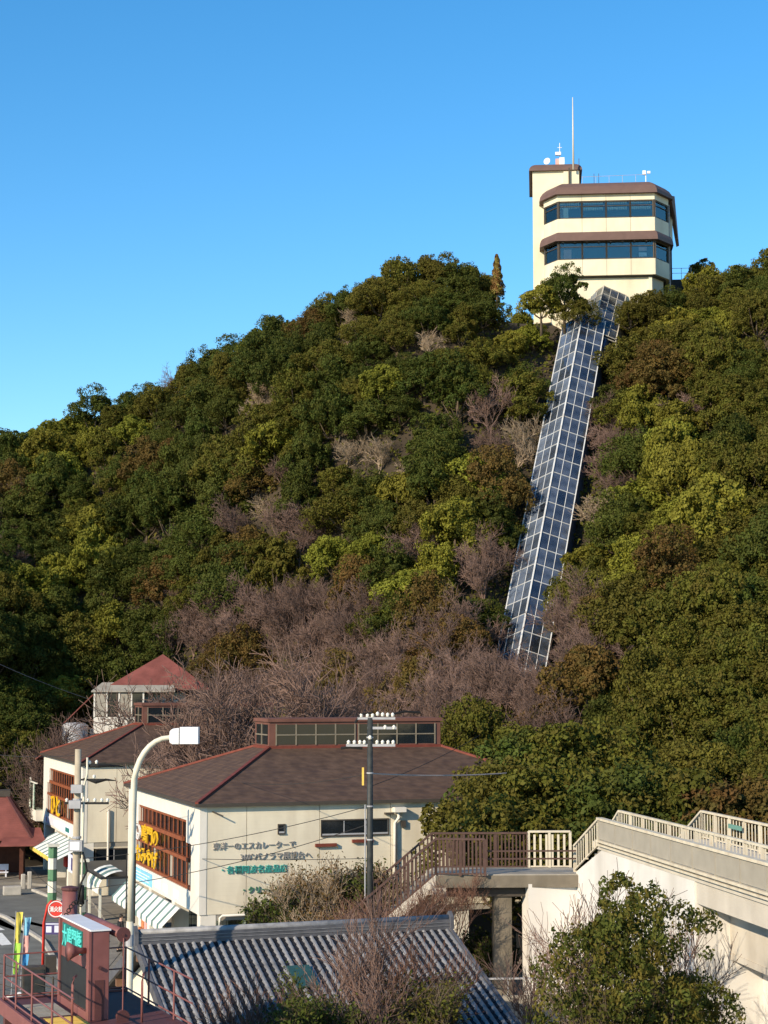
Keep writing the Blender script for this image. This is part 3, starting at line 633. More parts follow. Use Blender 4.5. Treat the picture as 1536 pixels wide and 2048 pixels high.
# ---------------------------------------------------------------- glass roofed escalator tube
def glass_tube(name, label, A0, B0, half, drop, wall, rows, mglass, mmull, wallm, mw=.042, cross=.14):
    """gabled glass roof from ridge point A0 (top) to B0 (bottom), with side walls and a floor"""
    root = thing(name, label, 'escalator tube', (A0.x, A0.y, A0.z))
    A = Vector((0, 0, 0)); B = B0 - A0; ax = (B - A); L = ax.length; ax.normalize()
    sd = Vector((-ax.y, ax.x, 0)).normalized() * -1      # horizontal, to one side
    if sd.x < 0: sd = -sd
    nrm = sd.cross(ax).normalized()
    if nrm.z < 0: nrm = -nrm
    def P(t, s):                                  # s in -3..3 across the gable
        return A + ax * (L * t) + sd * (half * s / 3) - nrm * (drop * abs(s) / 3)
    # glass panes: one mesh for each slope and both shared by all rows
    dt = 1.0 / rows; glass_me = {}
    for side in (-1, 1):
        o0 = P(0, 0)
        e = P(0, side) - o0; g_ = .012
        pm = MB().slab([e * .02 + ax * g_, e * .98 + ax * g_, e * .98 + ax * (L * dt - g_), e * .02 + ax * (L * dt - g_)], nrm * -.015)
        me = pm.mesh('pane'); me.materials.append(mglass)
        for r_i in range(rows):
            for k in range(3):
                p = link('pane', me, None, root); p.location = P(r_i * dt, side * k)
    for s in range(-3, 4):
        big = s == 0 or abs(s) == 3
        w = .12 if s == 0 else (.085 if big else mw)
        part('ridge_beam' if s == 0 else ('eave_beam' if big else 'glazing_bar'), MB().bar(P(-.002, s) + nrm * .03, P(1.002, s) + nrm * .03, w, w * .8, nrm), mmull, root)
    for r_i in range(rows + 1):
        dbl = r_i % 2 == 0
        for side in (-1, 1):
            b = MB().bar(P(r_i * dt, 0) + nrm * .01, P(r_i * dt, 3 * side) + nrm * .01, .052, .05, nrm)
            if dbl: b.bar(P(r_i * dt, 0) - nrm * cross * 2 + ax * .05, P(r_i * dt, 3 * side) - nrm * cross * 2 + ax * .05, .07, .06, nrm)
            part('cross_bar', b, mmull, root)
    dz = Vector((0, 0, -1))
    for side in (-1, 1):
        for r_i in range(0, rows, 2):
            a0 = P(r_i * dt, 3 * side); a1 = P(min(r_i + 2, rows) * dt, 3 * side); g_ = ax * .02
            part('side_panel', MB().slab([a0 + g_, a1 - g_, a1 - g_ + dz * wall, a0 + g_ + dz * wall], sd * (-.06 * side)), wallm, root)
    a0, a1, b0, b1 = P(0, -3), P(0, 3), P(1, -3), P(1, 3)
    part('floor', MB().slab([p + dz * (wall - .1) for p in (a0, a1, b1, b0)], (0, 0, -.25)), MT['tread'], root)
    for s in (-1.6, -.2, .2, 1.6):                # moving handrail balustrades either side of two flights
        part('balustrade', MB().bar(A + ax * .5 + sd * (half * s / 3) + dz * (wall - .3), B + sd * (half * s / 3) + dz * (wall - .3), .12, .9, nrm), MT['blue_panel'], root)
    part('gable_frame', MB().slab([P(0, -3), P(0, 0), P(0, 3), P(0, 3) + dz * .25, P(0, 0) + dz * .3, P(0, -3) + dz * .25], ax * .12), mmull, root)
    # legs under the tube
    for t in (.12, .37, .62, .87):
        for s in (-2.4, 2.4):
            p = P(t, s) + dz * (wall + .1); part('support_leg', MB().bar(p, p + dz * 4.0, .25, .25, (1, 0, 0)), MT['concrete'], root)
    return root
low = TA + (TB - TA) * 1.42
glass_tube('escalator_tube', 'long blue glass roofed escalator tube climbing the wooded hillside', TA, low, 1.88, 1.0, 2.5, 26, MT['tube_glass'], MT['mullion'], MT['blue_panel'])
UA = at(1208, 572, 154.0); UB = at(1186, 660, 149.2)
glass_tube('upper_escalator_hall', 'short grey glass gabled hall joining the escalator tube to the tower', UA, UB, 1.85, 1.15, 2.2, 6, MT['grey_glass'], MT['mullion_grey'], MT['mullion_grey'], .05)  # hall glass and bars are greyer than the tube's

# trees crowding the foot of the tower
for px, Y, ty, s_, k_, lab in ((1082, 149.5, 575, .75, 'bright', 'bright green tree at the foot of the stair block of the tower'), (1128, 150, 556, .85, 'dark', 'dark tree before the tower base beside the glass hall'), (1160, 149.2, 600, .6, 'olive', 'small olive tree tucked against the glass gabled hall'),
        (1262, 149.5, 606, .62, 'olive', 'small olive tree before the tower base on the spur side of the hall'), (1300, 149.3, 585, .8, 'olive', 'olive tree before the tower base below the window bands'), (1345, 149.5, 592, .7, 'dark', 'dark tree at the tower corner under the balcony'), (1395, 149, 590, .7, 'olive', 'olive tree just beyond the tower balcony')):
    q_ = at(px, ty, Y); m_ = T0[k_][0]; plant_tree('evergreen_tree', m_, (q_.x, Y, q_.z - 4.6 * s_), px * .1, (s_, s_, s_), lab, 'tree', None)
# ---------------------------------------------------------------- the two souvenir shops (twins, in line)
PHI = R(18.9); SO = Vector((-8.14, 78.5, 0)); D2 = Vector((math.cos(PHI), math.sin(PHI), 0)); D1 = Vector((-math.sin(PHI), math.cos(PHI), 0))
def loc(a, b, z=0): return SO + D2 * a + D1 * b + Vector((0, 0, z))
W, S, ZF, ZE, ZC, ZT = 19.1, 16.9, 2.9, 7.66, 9.82, 11.35
CA0, CA1, CB0, CB1 = 5.06, 14.07, 7.1, 9.8
def shop(name, label, b0, dz, first):
    r = thing(name, label, 'shop', tuple(loc(0, b0, dz)), PHI)
    # right wall of siding panels
    cuts = [0, 2.12, 5.52, 8.92, 12.32, 15.72, W]
    for i in range(6):
        part('siding_panel', MB().box(cuts[i] + (.012 if i else .18), cuts[i + 1] - .012, 0, .14, ZF, ZE - .02), MT['siding'], r)
    bx('wall_core', r, MT['screen'], .6, W - .2, .15, S - .2, ZF + .05, ZE - .04)
    bx('rear_wall', r, MT['siding'], W - .19, W, .15, S, ZF, ZE - .02); bx('far_wall', r, MT['white_wall'], .2, W - .2, S - .19, S, ZF, ZE - .02)
    bx('wall_footing', r, MT['concrete'], .3, W - .1, .05, .3, ZF - .28, ZF - .004)
    # facade: white piers, head beam and sign band round a stepped timber window
    fw = part('facade_wall', MB().box(-.02, .3, -.02, 1.7, ZF, ZE - .01).box(-.02, .3, 15.2, S + .01, ZF, ZE - .01).box(-.021, .3, 1.7, 15.2, 6.85, ZE - .01)
              .box(-.019, .3, 1.7, 2.75, 5.84, 6.85).box(-.019, .3, 14.15, 15.2, 5.84, 6.85).box(-.022, .3, 1.7, 15.2, ZF, 3.74), MT['white_wall'], r)
    win = part('timber_window', MB().box(.02, .12, 1.72, 15.18, 3.76, 3.9).box(-.06, .06, 2.2, 14.7, 5.0, 5.16).box(-.1, .04, 3.3, 13.6, 5.86, 6.04).box(.05, .1, 2.77, 14.13, 6.72, 6.84), MT['wood_frame'], r)
    for i in range(14):
        b = 2.0 + i * .99; top = 6.84 if 2.8 < b < 14.1 else 5.83
        part('mullion', MB().box(.06, .1, b - .05, b + .05, 3.9, top), MT['wood_frame'], win)
    for i in range(13):
        b = 2.0 + i * .99
        part('pane', MB().box(.14, .16, b + .07, b + .92, 3.92, 4.98), MT['dark_glass'] if i % 4 else MT['panel_grey'], win)
        part('pane', MB().box(.14, .16, b + .07, b + .92, 5.17, 5.82), MT['dark_glass'], win)
        if 2.8 < b < 13.2: part('pane', MB().box(.14, .16, b + .07, b + .92, 6.05, 6.7), MT['wood_dark'] if i > 8 else MT['dark_glass'], win)
    part('window_back', MB().box(.2, .28, 1.72, 15.18, 3.8, 5.82).box(.2, .28, 2.77, 14.13, 5.83, 6.83), MT['wood_dark'], win)
    # roof
    o = .22
    E = [(-o, -o), (W + o, -o), (W + o, S + o), (-o, S + o)]; K = [(CA0, CB0), (CA1, CB0), (CA1, CB1), (CA0, CB1)]
    for i in range(4):
        j = (i + 1) % 4
        part('roof_slope', MB().slab([(*E[i], ZE), (*E[j], ZE), (*K[j], ZC), (*K[i], ZC)], (0, 0, .09)), MT['roof_brown'], r)
        part('hip_ridge', MB().bar((E[i][0], E[i][1], ZE + .13), (K[i][0], K[i][1], ZC + .13), .16, .1), MT['rust_trim'], r)
    part('fascia', MB().bar((-o, -o - .02, ZE + .03), (W + o, -o - .02, ZE + .03), .05, .15).bar((-o - .02, -o, ZE + .03), (-o - .02, S + o, ZE + .03), .05, .15), MT['frame_dark'] , r)
    # clerestory
    cl = part('clerestory', MB().box(CA0, CA1, CB0, CB1, ZC - .3, ZT - .17), MT['clerestory'], r)
    part('clerestory_roof', MB().box(CA0 - .08, CA1 + .08, CB0 - .08, CB1 + .08, ZT - .168, ZT), MT['clerestory'], cl)
    part('clerestory_flashing', MB().bar((CA0 - .1, CB0 - .05, ZC + .12), (CA1 + .1, CB0 - .05, ZC + .12), .12, .14).bar((CA0 - .05, CB0 - .1, ZC + .12), (CA0 - .05, CB1, ZC + .12), .12, .14), MT['rust_trim'], cl)
    zm = (ZC + .22 + ZT - .3) / 2
    for gx0, n in ((CA0 + .35, 4), (CA0 + 4.62, 4)):
        for i in range(n):
            x0 = gx0 + i * 1.02
            for za, zb in ((ZC + .25, zm - .03), (zm + .03, ZT - .3)):
                part('clerestory_pane', MB().box(x0 + .03, x0 + .99, CB0 - .012, CB0 - .002, za, zb), MT['dark_glass'], cl)
        part('clerestory_frame', MB().box(gx0, gx0 + 4.08, CB0 - .05, CB0 - .014, zm - .03, zm + .03), MT['frame_pale'], cl)
        for i in range(5): part('clerestory_frame', MB().box(gx0 + i * 1.02 - .03, gx0 + i * 1.02 + .03, CB0 - .052, CB0 - .013, ZC + .22, ZT - .27), MT['frame_pale'], cl)
    for i in range(2):
        for za, zb in ((ZC + .25, zm - .03), (zm + .03, ZT - .3)):
            part('clerestory_pane', MB().box(CA0 - .012, CA0 - .002, CB0 + .25 + i * 1.12, CB0 + 1.3 + i * 1.12, za, zb), MT['dark_glass'], cl)
    part('clerestory_frame', MB().box(CA0 - .05, CA0 - .013, CB0 + .22, CB1 - .25, zm - .03, zm + .03).box(CA0 - .052, CA0 - .013, CB0 + 1.3, CB0 + 1.37, ZC + .22, ZT - .27), MT['frame_pale'], cl)
    # ground floor: set back shopfront, piers and dark interior
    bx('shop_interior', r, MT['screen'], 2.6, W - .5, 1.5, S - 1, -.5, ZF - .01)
    for b in (.0, 5.4, 10.9, 16.2): bx('pier', r, MT['white_wall'], .06, .75, b + .03, b + .68, -.4, ZF - .005)
    for a in (6.0, 12.2, 18.2): bx('pier', r, MT['white_wall'], a, a + .6, .1, .62, -.4, ZF - .29)
    for i in range(8):
        part('shopfront_pane', MB().box(2.5, 2.53, 1.5 + i * 1.85, 3.27 + i * 1.85, .1, 2.5), MT['window_glass'], r)
    # striped awning over the shopfront
    ya0, ya1, pr, zl = (3.9, S, .85, 1.93) if first else (-1.0, 10.5, 1.75, 1.95)
    aw = part('awning_frame', MB().bar((-.02, ya0, 2.72), (-.02, ya1, 2.72), .06, .06).bar((-pr + .03, ya0, zl - .03), (-pr + .03, ya1, zl - .03), .05, .05), MT['steel_grey'], r)
    n = 20 if first else 16; p = (ya1 - ya0) / n; yl = 'awning_white' if first else 'awning_yellow'
    for i in range(n):
        y0 = ya0 + i * p; dark = i % 2 == 1
        ya, yb = (y0 + p * .2, y0 + p * .8) if dark else (y0 - (p * .2 if i else 0), y0 + p * 1.2)
        mcol = MT['awning_green'] if dark else MT['awning_white']
        part('awning_stripe', MB().slab([(-.03, ya, 2.75 + .002 * dark), (-.03, yb, 2.75 + .002 * dark), (-pr, yb, zl + .002 * dark), (-pr, ya, zl + .002 * dark)], (.01, 0, .012)), mcol, aw)
        part('awning_valance', MB().slab([(-pr - .005, ya, zl), (-pr - .005, yb, zl), (-pr - .02, yb - .03, zl - .23), (-pr - .02, (ya + yb) / 2, zl - .27), (-pr - .02, ya + .03, zl - .23)], (.008, 0, 0)), MT['awning_green'] if (dark and first) else MT[yl], aw)
    return r
s1 = shop('souvenir_shop', 'souvenir shop with brown roof and lettered beige side wall behind the tiled roof', 0, 0, True)
s2 = shop('souvenir_shop', 'souvenir shop with yellow edged awning and glass balcony behind the concrete pole', 32.2, .45, False)
X_, Z_ = (1, 0, 0), (0, 0, 1)
# lettering and fittings of the first shop
t = text('lettering', '東洋一のエスカレーターで', .36, MT['grey_letter'], s1, (.56, -.03, 5.74), X_, Z_, .03, fit=3.78, off=.0)
text('lettering', '360°パノラマ展望台へ', .36, MT['grey_letter'], s1, (1.80, -.03, 5.25), X_, Z_, .03, fit=3.3, off=.0)
text('lettering', '・各種阿波名産品店', .37, MT['teal_letter'], s1, (.85, -.03, 4.69), X_, Z_, .03, fit=3.0, off=.002)
text('lettering', '・クリームショップ', .34, MT['green_letter'], s1, (1.85, -.03, 3.79), X_, Z_, .03, fit=2.75, off=.003)
Yd = (0, -1, 0)
text('lettering', '鳴門の', .98, MT['yellow_letter'], s1, (-.12, 12.75, 5.16), Yd, Z_, .03, fit=4.0, off=.0)
text('lettering', 'おみやげ', .95, MT['yellow_letter'], s1, (-.12, 14.2, 4.05), Yd, Z_, .03, fit=5.3, off=.008)
lg = MB(); n = 18
for k in range(n):
    a0, a1 = 2 * math.pi * k / n, 2 * math.pi * (k + 1) / n
    lg.bar((-.14, 13.55 + .55 * math.cos(a0), 5.48 + .36 * math.sin(a0)), (-.14, 13.55 + .55 * math.cos(a1), 5.48 + .36 * math.sin(a1)), .06, .1, (1, 0, 0))
lg.bar((-.14, 13.55, 5.42), (-.14, 13.1, 5.42), .06, .1, (1, 0, 0)).bar((-.14, 13.2, 5.42), (-.14, 13.2, 5.2), .06, .1, (1, 0, 0))
part('emblem', lg, MT['white_letter'], s1)
bd = bx('blue_signboard', s1, MT['sky_board'], -.07, -.025, 10.3, 16.3, 3.0, 3.62)
for zz, b0_, b1_ in ((3.45, 10.8, 15.9), (3.3, 11.3, 15.2), (3.15, 10.9, 14.1)): bx('board_stripe', bd, MT['pale_board'], -.078, -.071, b0_, b1_, zz - .02, zz + .03)
for b0_, b1_ in ((8.3, 9.8), (6.6, 7.7), (4.2, 5.3)): bx('faded_notice', s1, MT['pale_board'], -.035, -.026, b0_, b1_, 3.1, 3.5)
def hole_window(r, a0, a1, z0, z1, n, m):
    w = part('window', MB().box(a0 - .05, a1 + .05, -.045, .02, z1, z1 + .06).box(a0 - .05, a1 + .05, -.07, .02, z0 - .06, z0).box(a0 - .05, a0, -.045, .02, z0, z1).box(a1, a1 + .05, -.045, .02, z0, z1), MT['frame_dark'], r)
    dxx = (a1 - a0) / n
    for i in range(n):
        part('pane', MB().box(a0 + i * dxx + .02, a0 + (i + 1) * dxx - .02, -.012, -.004, z0, z1), MT['dark_glass'], w)
        if i: part('glazing_bar', MB().box(a0 + i * dxx - .02, a0 + i * dxx + .02, -.03, -.003, z0, z1), MT['steel_grey'], w)
    part('lower_rail', MB().box(a0, a1, -.035, -.014, z0, z0 + .07), MT['steel_grey'], w); return w
hole_window(s1, 3.6, 3.86, 6.38, 6.72, 1, None); hole_window(s1, 5.62, 8.78, 6.22, 6.86, 3, None)
bx('gutter_box', s1, MT['white_wall'], 9.0, 9.55, -.42, -.01, 7.2, 7.42); bx('gutter_arm', s1, MT['frame_dark'], 8.6, 8.99, -.3, -.02, 7.1, 7.18)
part('drain_pipe', MB().tube([(9.25, -.2, 7.2), (9.25, -.2, 6.95), (9.1, -.12, 6.7), (9.1, -.12, 3.6)], .075, 8), MT['white_wall'], s1, True)
bx('meter_box', s1, MT['frame_dark'], 9.4, 9.62, -.15, -.01, 6.5, 6.8)
for a, z in ((5.3, 5.72), (7.05, 5.86)): bx('vent_hood', s1, MT['rust_trim'], a, a + 1.0, -.16, -.01, z, z + .14)
part('water_pipe', MB().tube([(.9, -.12, 2.4), (.9, -.12, 2.75), (1.0, -.12, 2.85), (5.2, -.12, 2.85)], .06, 8), MT['white_wall'], s1, True)
part('wall_lamp', MB().tube([(.55, -.02, 7.4), (.95, -.35, 7.22)], .035, 6), MT['frame_dark'], s1)
bx('wall_lamp_bracket', s1, MT['wood_frame'], 3.0, 3.3, 1.9, 2.2, .2, 2.0)
# fittings of the second shop
text('lettering', 'ひと', 1.5, MT['yellow_letter'], s2, (-.12, 12.6, 3.95), Yd, Z_, .03, fit=3.9, off=.03)
bd = bx('pale_signboard', s2, MT['pale_board'], -.06, -.025, 4.2, 15.8, 3.05, 3.55); bx('board_mark', bd, MT['pink_cloth'], -.07, -.061, 14.6, 15.1, 3.15, 3.45); bx('board_mark', bd, MT['teal_ground'], -.07, -.061, 4.6, 6.2, 3.12, 3.4)
hole_window(s2, .9, 6.4, 1.55, 2.45, 5, None)
bx('low_wall', s2, MT['siding'], .75, 9, .0, .12, -.4, 1.48); bx('lintel', s2, MT['siding'], .76, 9, .0, .12, 2.52, ZF - .29)
part('drain_pipe', MB().tube([(1.6, -.14, 4.9), (1.6, -.14, .2)], .07, 8), MT['white_wall'], s2)
bal = bx('balcony', s2, MT['white_wall'], -.5, 1.6, S + .02, S + 3.4, 3.0, 3.75)
part('balcony_glass', MB().box(-.5, -.47, S + .15, S + 3.3, 3.76, 5.7).box(-.46, 1.5, S + 3.32, S + 3.35, 3.76, 5.7), MT['window_glass'], bal)
part('balcony_post', MB().box(-.55, -.42, S + 3.3, S + 3.42, 3.76, 5.9).box(-.54, -.43, S + 1.5, S + 1.58, 3.76, 5.6).box(-.545, -.425, S + .02, S + 3.3, 5.6, 5.68), MT['white_wall'], bal)
part('side_eave', MB().slab([(-.2, S + .3, ZE - .1), (-.2, S + 3.2, ZE - .5), (4, S + 3.2, ZE - .5), (4, S + .3, ZE + .5)], (0, 0, .08)), MT['roof_red'], s2)
for k in range(3): bx('lantern', s2, MT['red_paint'], -.5, -.25, 3.0 + k * .32, 3.24 + k * .32, 1.15, 1.75)

# turret house behind the second shop
tr = thing('turret_house', 'white turret house with red pyramid roof and glazed lookout behind the shops', 'house', tuple(at(255, 1470, 137).xy) + (0.0,), R(8))
bx('wall', tr, MT['white_wall'], -2.9, 1.0, 0, 5, 0, 9.6)
bx('annex_wall', tr, MT['white_wall'], -4.6, -2.92, .6, 5, 0, 9.0)
lk = bx('lookout', tr, MT['white_wall'], -2.6, 1.2, -1.2, -.01, 9.3, 10.55)
for i in range(4):
    x0 = -2.55 + i * .94
    part('lookout_pane', MB().box(x0 + .08, x0 + .86, -1.22, -1.205, 11.05 - .45, 12.35), MT['dark_glass'] if i % 2 else MT['panel_grey'], lk)
    part('lookout_post', MB().box(x0 - .06, x0 + .06, -1.25, -1.13, 10.55, 12.45), MT['white_wall'], lk)
part('lookout_post', MB().box(1.12, 1.24, -1.25, -1.13, 10.55, 12.45), MT['white_wall'], lk)
part('lookout_core', MB().box(-2.5, 1.1, -1.1, -.02, 10.56, 12.44), MT['screen'], lk)
part('lookout_roof', MB().slab([(-2.8, -1.4, 12.45), (3.6, -1.4, 12.45), (3.6, .4, 13.1), (-2.0, .4, 13.1)], (0, 0, .1)), MT['concrete'], lk)
bx('upper_wall', tr, MT['white_wall'], -1.5, 4.5, .5, 5.5, 9.6, 12.4)
ap = (2.7, 3.0, 15.4); e = [(-2.0, -.6, 12.6), (6.4, -.6, 12.6), (6.4, 6.4, 12.6), (-2.0, 6.4, 12.6)]
for i in range(4): part('roof_slope', MB().slab([e[i], e[(i + 1) % 4], ap], (0, 0, .06)), MT['roof_red'], tr)
part('side_roof', MB().slab([(-4.9, -.3, 10.0), (-2.7, -.3, 12.2), (-2.7, 5, 12.2), (-4.9, 5, 10.0)], (0, 0, .1)), MT['roof_red'], tr)
part('tank', MB().lathe([(.9, 7.6), (1.0, 7.7), (1.0, 9.9), (.7, 10.1), (.01, 10.15)], 16, (-4.0, -.8, 0)), MT['steel_grey'], tr, True)

# pavilion with red hipped roof
pv = thing('rest_pavilion', 'open rest pavilion with red hipped roof on dark posts beside the road', 'pavilion', tuple(onz(-32, 1764, 0)), R(10))
PW = 3.1
for sx in (-1, 1):
    for sy in (0, 1): bx('post', pv, MT['wood_dark'], sx * 2.4 - .13, sx * 2.4 + .13, sy * 4.6 - .13, sy * 4.6 + .13, 0, 2.75)
bx('post', pv, MT['wood_dark'], .6, .85, -.1, .15, 0, 2.75)
e = [(-PW, -.9, 2.75), (PW, -.9, 2.75), (PW, 5.5, 2.75), (-PW, 5.5, 2.75)]; k = [(-.9, 1.6, 5.5), (1.3, 1.6, 5.5), (1.3, 3.0, 5.5), (-.9, 3.0, 5.5)]
for i in range(4):
    part('roof_slope', MB().slab([e[i], e[(i + 1) % 4], k[(i + 1) % 4], k[i]], (0, 0, .08)), MT['roof_red'], pv)
    part('hip_ridge', MB().bar((e[i][0], e[i][1], e[i][2] + .12), (k[i][0], k[i][1], k[i][2] + .12), .22, .12), MT['maroon_dark'], pv)
part('roof_cap', MB().box(-1.1, 1.5, 1.4, 3.2, 5.5, 5.9), MT['frame_dark'], pv)
part('porch_roof', MB().slab([(1.0, -1.9, 2.45), (4.1, -1.9, 2.45), (3.6, .5, 3.4), (1.6, .5, 3.4)], (0, 0, .08)), MT['roof_red'], pv)
part('eave_beam', MB().bar((-2.6, 0, 2.68), (2.6, 0, 2.68), .16, .2).bar((-2.6, 4.6, 2.68), (2.6, 4.6, 2.68), .16, .2), MT['wood_dark'], pv)
bx('back_wall', pv, MT['wood_dark'], -2.3, 2.3, 4.4, 4.47, 0, 2.6)
for x in (-1.5, .2): 
    b_ = single('bench', MB().box(0, 1.3, 0, .45, .40, .46).box(.1, .2, .05, .4, 0, .40).box(1.1, 1.2, .05, .4, 0, .40).box(0, 1.3, .43, .47, .55, .95).box(.1, .16, .43, .47, .4, .6).box(1.1, 1.16, .43, .47, .4, .6), MT['pale_board'], 'pale bench standing under the red roofed pavilion', 'bench', 'benches under the pavilion')
    p = pv.matrix_basis @ Vector((x, 1.6, 0)); b_.location = p; b_.rotation_euler = (0, 0, R(10))
far = thing('rear_shed', 'low dark shed with flat grey roof behind the pavilion', 'shed', tuple(onz(-20, 1700, 0).xy) + (0,), R(15))
bx('wall', far, MT['frame_dark'], -6, 3.6, 0, 3, 0, 5.0); bx('roof', far, MT['concrete'], -6.3, 3.9, -.4, 3.4, 5.0, 5.18)

# banded columns of the arcade and its barrel awning
def column(a, b, label):
    c = thing('banded_column', label, 'column', tuple(loc(a, b, 0)), PHI, 'green and white banded columns'); n = 5
    for i in range(n):
        part('column_band', MB().lathe([(.27, .02 + i * .68), (.27, (i + 1) * .68)], 8), MT['column_green' if i % 2 == 0 else 'column_white'], c)
    part('capital', MB().box(-.34, .34, -.34, .34, 3.4, 3.55), MT['column_white'], c)
column(-1.9, 20.2, 'green and white banded column beside the concrete utility pole'); column(-2.1, 29.8, 'green and white banded column under the yellow edged awning')
ba = thing('barrel_awning', 'green and white barrel awning with hanging picture board between the shops', 'awning', tuple(loc(-.6, 18.4, 0)), PHI)
for i in range(5):
    sec = MB(); a0 = []
    for k in range(7):
        th = math.pi / 2 * k / 6; a0.append((-1.3 * math.cos(th) + .6, 2.1 + .9 * math.sin(th)))
    vs = [(x, i * .75, z) for x, z in a0] + [(x, (i + 1) * .75 - .02, z) for x, z in a0]
    sec.add(vs, [(k, k + 1, 8 + k, 7 + k) for k in range(6)]); part('awning_gore', sec, MT['awning_green' if i % 2 else 'awning_white'], ba)
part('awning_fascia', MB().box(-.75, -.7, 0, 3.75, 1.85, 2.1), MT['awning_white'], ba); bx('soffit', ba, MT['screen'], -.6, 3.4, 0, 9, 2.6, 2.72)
part('picture_board', MB().box(-1.2, -1.14, 4.6, 7.4, 2.35, 3.35), MT['pale_board'], ba)
part('board_picture', MB().box(-1.21, -1.201, 5.1, 6.3, 2.5, 3.2), MT['purple_board'], ba)
for b in (0.2, 3.6, 8.7): bx('post', ba, MT['column_white'], -.62, -.5, b, b + .12, 0, 2.1)
# ---------------------------------------------------------------- street
def sheet(name, pix, z, m, t=None):
    P = [onz(a, b, 0) for a, b in pix]; mb = MB()
    if t: mb.slab([(p.x, p.y, z) for p in P], (0, 0, -t))
    else: mb.add([(p.x, p.y, z) for p in P], [tuple(range(len(P)))])
    return struct(name, mb, m)
sheet('road', [(-260, 1780), (60, 1778), (150, 1812), (205, 1880), (150, 1975), (84, 1880), (-260, 1735 + 25)], .004, MT['asphalt'])
sheet('road', [(-200, 1835), (0, 1838), (84, 1884), (150, 1990), (210, 2140), (-260, 2300), (-400, 1900)], .004, MT['asphalt'])
sheet('pavement', [(-120, 1772), (40, 1768), (118, 1775), (180, 1800), (250, 1900), (420, 1960), (430, 1900), (300, 1800), (120, 1740), (-120, 1745)], .13, MT['paving'], .2)
def kerb(a, b, n=6):
    p, q = onz(*a, 0), onz(*b, 0)
    k = thing('kerb', 'pale concrete kerb along the road edge', 'kerb', tuple(p), 0, 'road kerbs'); d = q - p
    for i in range(n): part('kerb_stone', MB().bar(d * (i / n) + Vector((0, 0, .07)), d * ((i + .985) / n) + Vector((0, 0, .07)), .22, .16), MT['kerb'], k)
kerb((-90, 1800), (14, 1838), 7); kerb((14, 1838), (86, 1884), 8); kerb((86, 1884), (150, 1990), 8)
kerb((66, 1782), (128, 1806), 7); kerb((128, 1806), (206, 1885), 9)
sheet('crossing_stripe', [(-30, 1866), (4, 1866), (24, 1889), (4, 1891), (-20, 1880)], .009, MT['road_paint'])
sheet('crossing_stripe', [(-30, 1852), (-6, 1852), (10, 1860), (-10, 1861)], .009, MT['road_paint'])
for px, py, lab in ((24, 1790, 'pale stone block at the pavement end by the pavilion'), (52, 1778, 'twin pale stone bollard before the pavilion post')):
    p = onz(px, py, 0); b = MB()
    if px == 24: b.box(-.55, .55, -.3, .3, 0, .55)
    else: b.box(-.32, -.05, -.15, .15, 0, .95).box(.08, .35, -.15, .15, 0, 1.1)
    o = single('stone_block' if px == 24 else 'stone_bollard', b, MT['kerb'], lab, 'block' if px == 24 else 'bollard'); o.location = p; o.rotation_euler = (0, 0, .3); bevel(o, .05)

# ---------------------------------------------------------------- utility poles, lamp post
INS = MB().lathe([(.02, 0), (.075, .025), (.055, .07), (.08, .095), (.04, .15), (.01, .17)], 8).mesh('insulator', True); INS.materials.append(MT['white_porcelain'])
def insulators(root, pts):
    for q in pts: o = link('insulator', INS, None, root); o.location = q
p = at(152, 1760, 76)
pl = thing('utility_pole', 'tall concrete utility pole with grey boxes in front of the shops', 'utility pole', (p.x, 76, 0))
part('shaft', MB().tube([(0, 0, -.3), (0, 0, 5), (0, 0, 10.25)], [.19, .165, .135], 12), MT['pole_concrete'], pl, True)
for z in (2.6, 4.05, 6.45, 8.05): part('steel_band', MB().lathe([(.19, z), (.2, z + .02), (.2, z + .08), (.19, z + .1)], 12), MT['steel_grey'], pl)
for z, w in ((7.75, .55), (8.05, .55)): bx('transformer_box', pl, MT['steel_grey'], -.3, .2, -.42, -.16, z, z + .34) if z < 8 else bx('switch_box', pl, MT['steel_grey'], -.22, .25, -.4, -.15, 8.4, 8.75)
jb = bx('junction_box', pl, MT['steel_grey'], -.28, .3, -.42, -.17, 5.95, 6.4); bx('box_lid', jb, MT['lamp_head'], -.2, .2, -.44, -.425, 6.0, 6.35)
part('crossarm', MB().bar((-.55, 0, 7.95), (1.35, 0, 7.95), .09, .09).bar((.1, 0, 9.55), (1.2, 0, 9.65), .08, .08).bar((.15, 0, 8.95), (1.3, 0, 8.95), .08, .08), MT['black'], pl)
insulators(pl, [(.45, 0, 8.0), (.75, 0, 8.0), (1.05, 0, 8.0), (1.3, 0, 8.0), (-.45, 0, 8.0)])
insulators(pl, [(.5, 0, 9.6), (.8, 0, 9.62), (.7, 0, 9.0)])
part('cable_clamp', MB().tube([(.3, 0, 9.5), (.9, -.1, 9.55), (1.35, 0, 9.55), (1.9, .3, 9.5)], [.03, .09, .07, .02], 6).tube([(.25, 0, 9.0), (.8, -.1, 8.85), (1.2, 0, 8.95), (1.6, .2, 8.9)], [.03, .08, .06, .02], 6), MT['black'], pl)
part('conduit', MB().tube([(.24, -.1, .2), (.26, -.1, 4.5), (.3, -.1, 8.7), (.42, -.1, 9.2), (.42, -.1, 9.9)], .05, 6), MT['lamp_paint'], pl, True)
part('riser_cable', MB().tube([(.1, -.2, 3.7), (.26, -.25, 4.6), (.5, -.25, 5.1), (.42, -.2, 5.5), (.3, -.2, 5.9)], .045, 6).tube([(.3, -.15, 3.7), (.28, -.15, 4.5)], .1, 8), MT['black'], pl, True)
part('step_bolt', MB().tube([(0, -.2, 2.0), (0, -.4, 2.0)], .02, 5).tube([(0, -.2, 3.2), (0, -.4, 3.2)], .02, 5), MT['steel_grey'], pl)

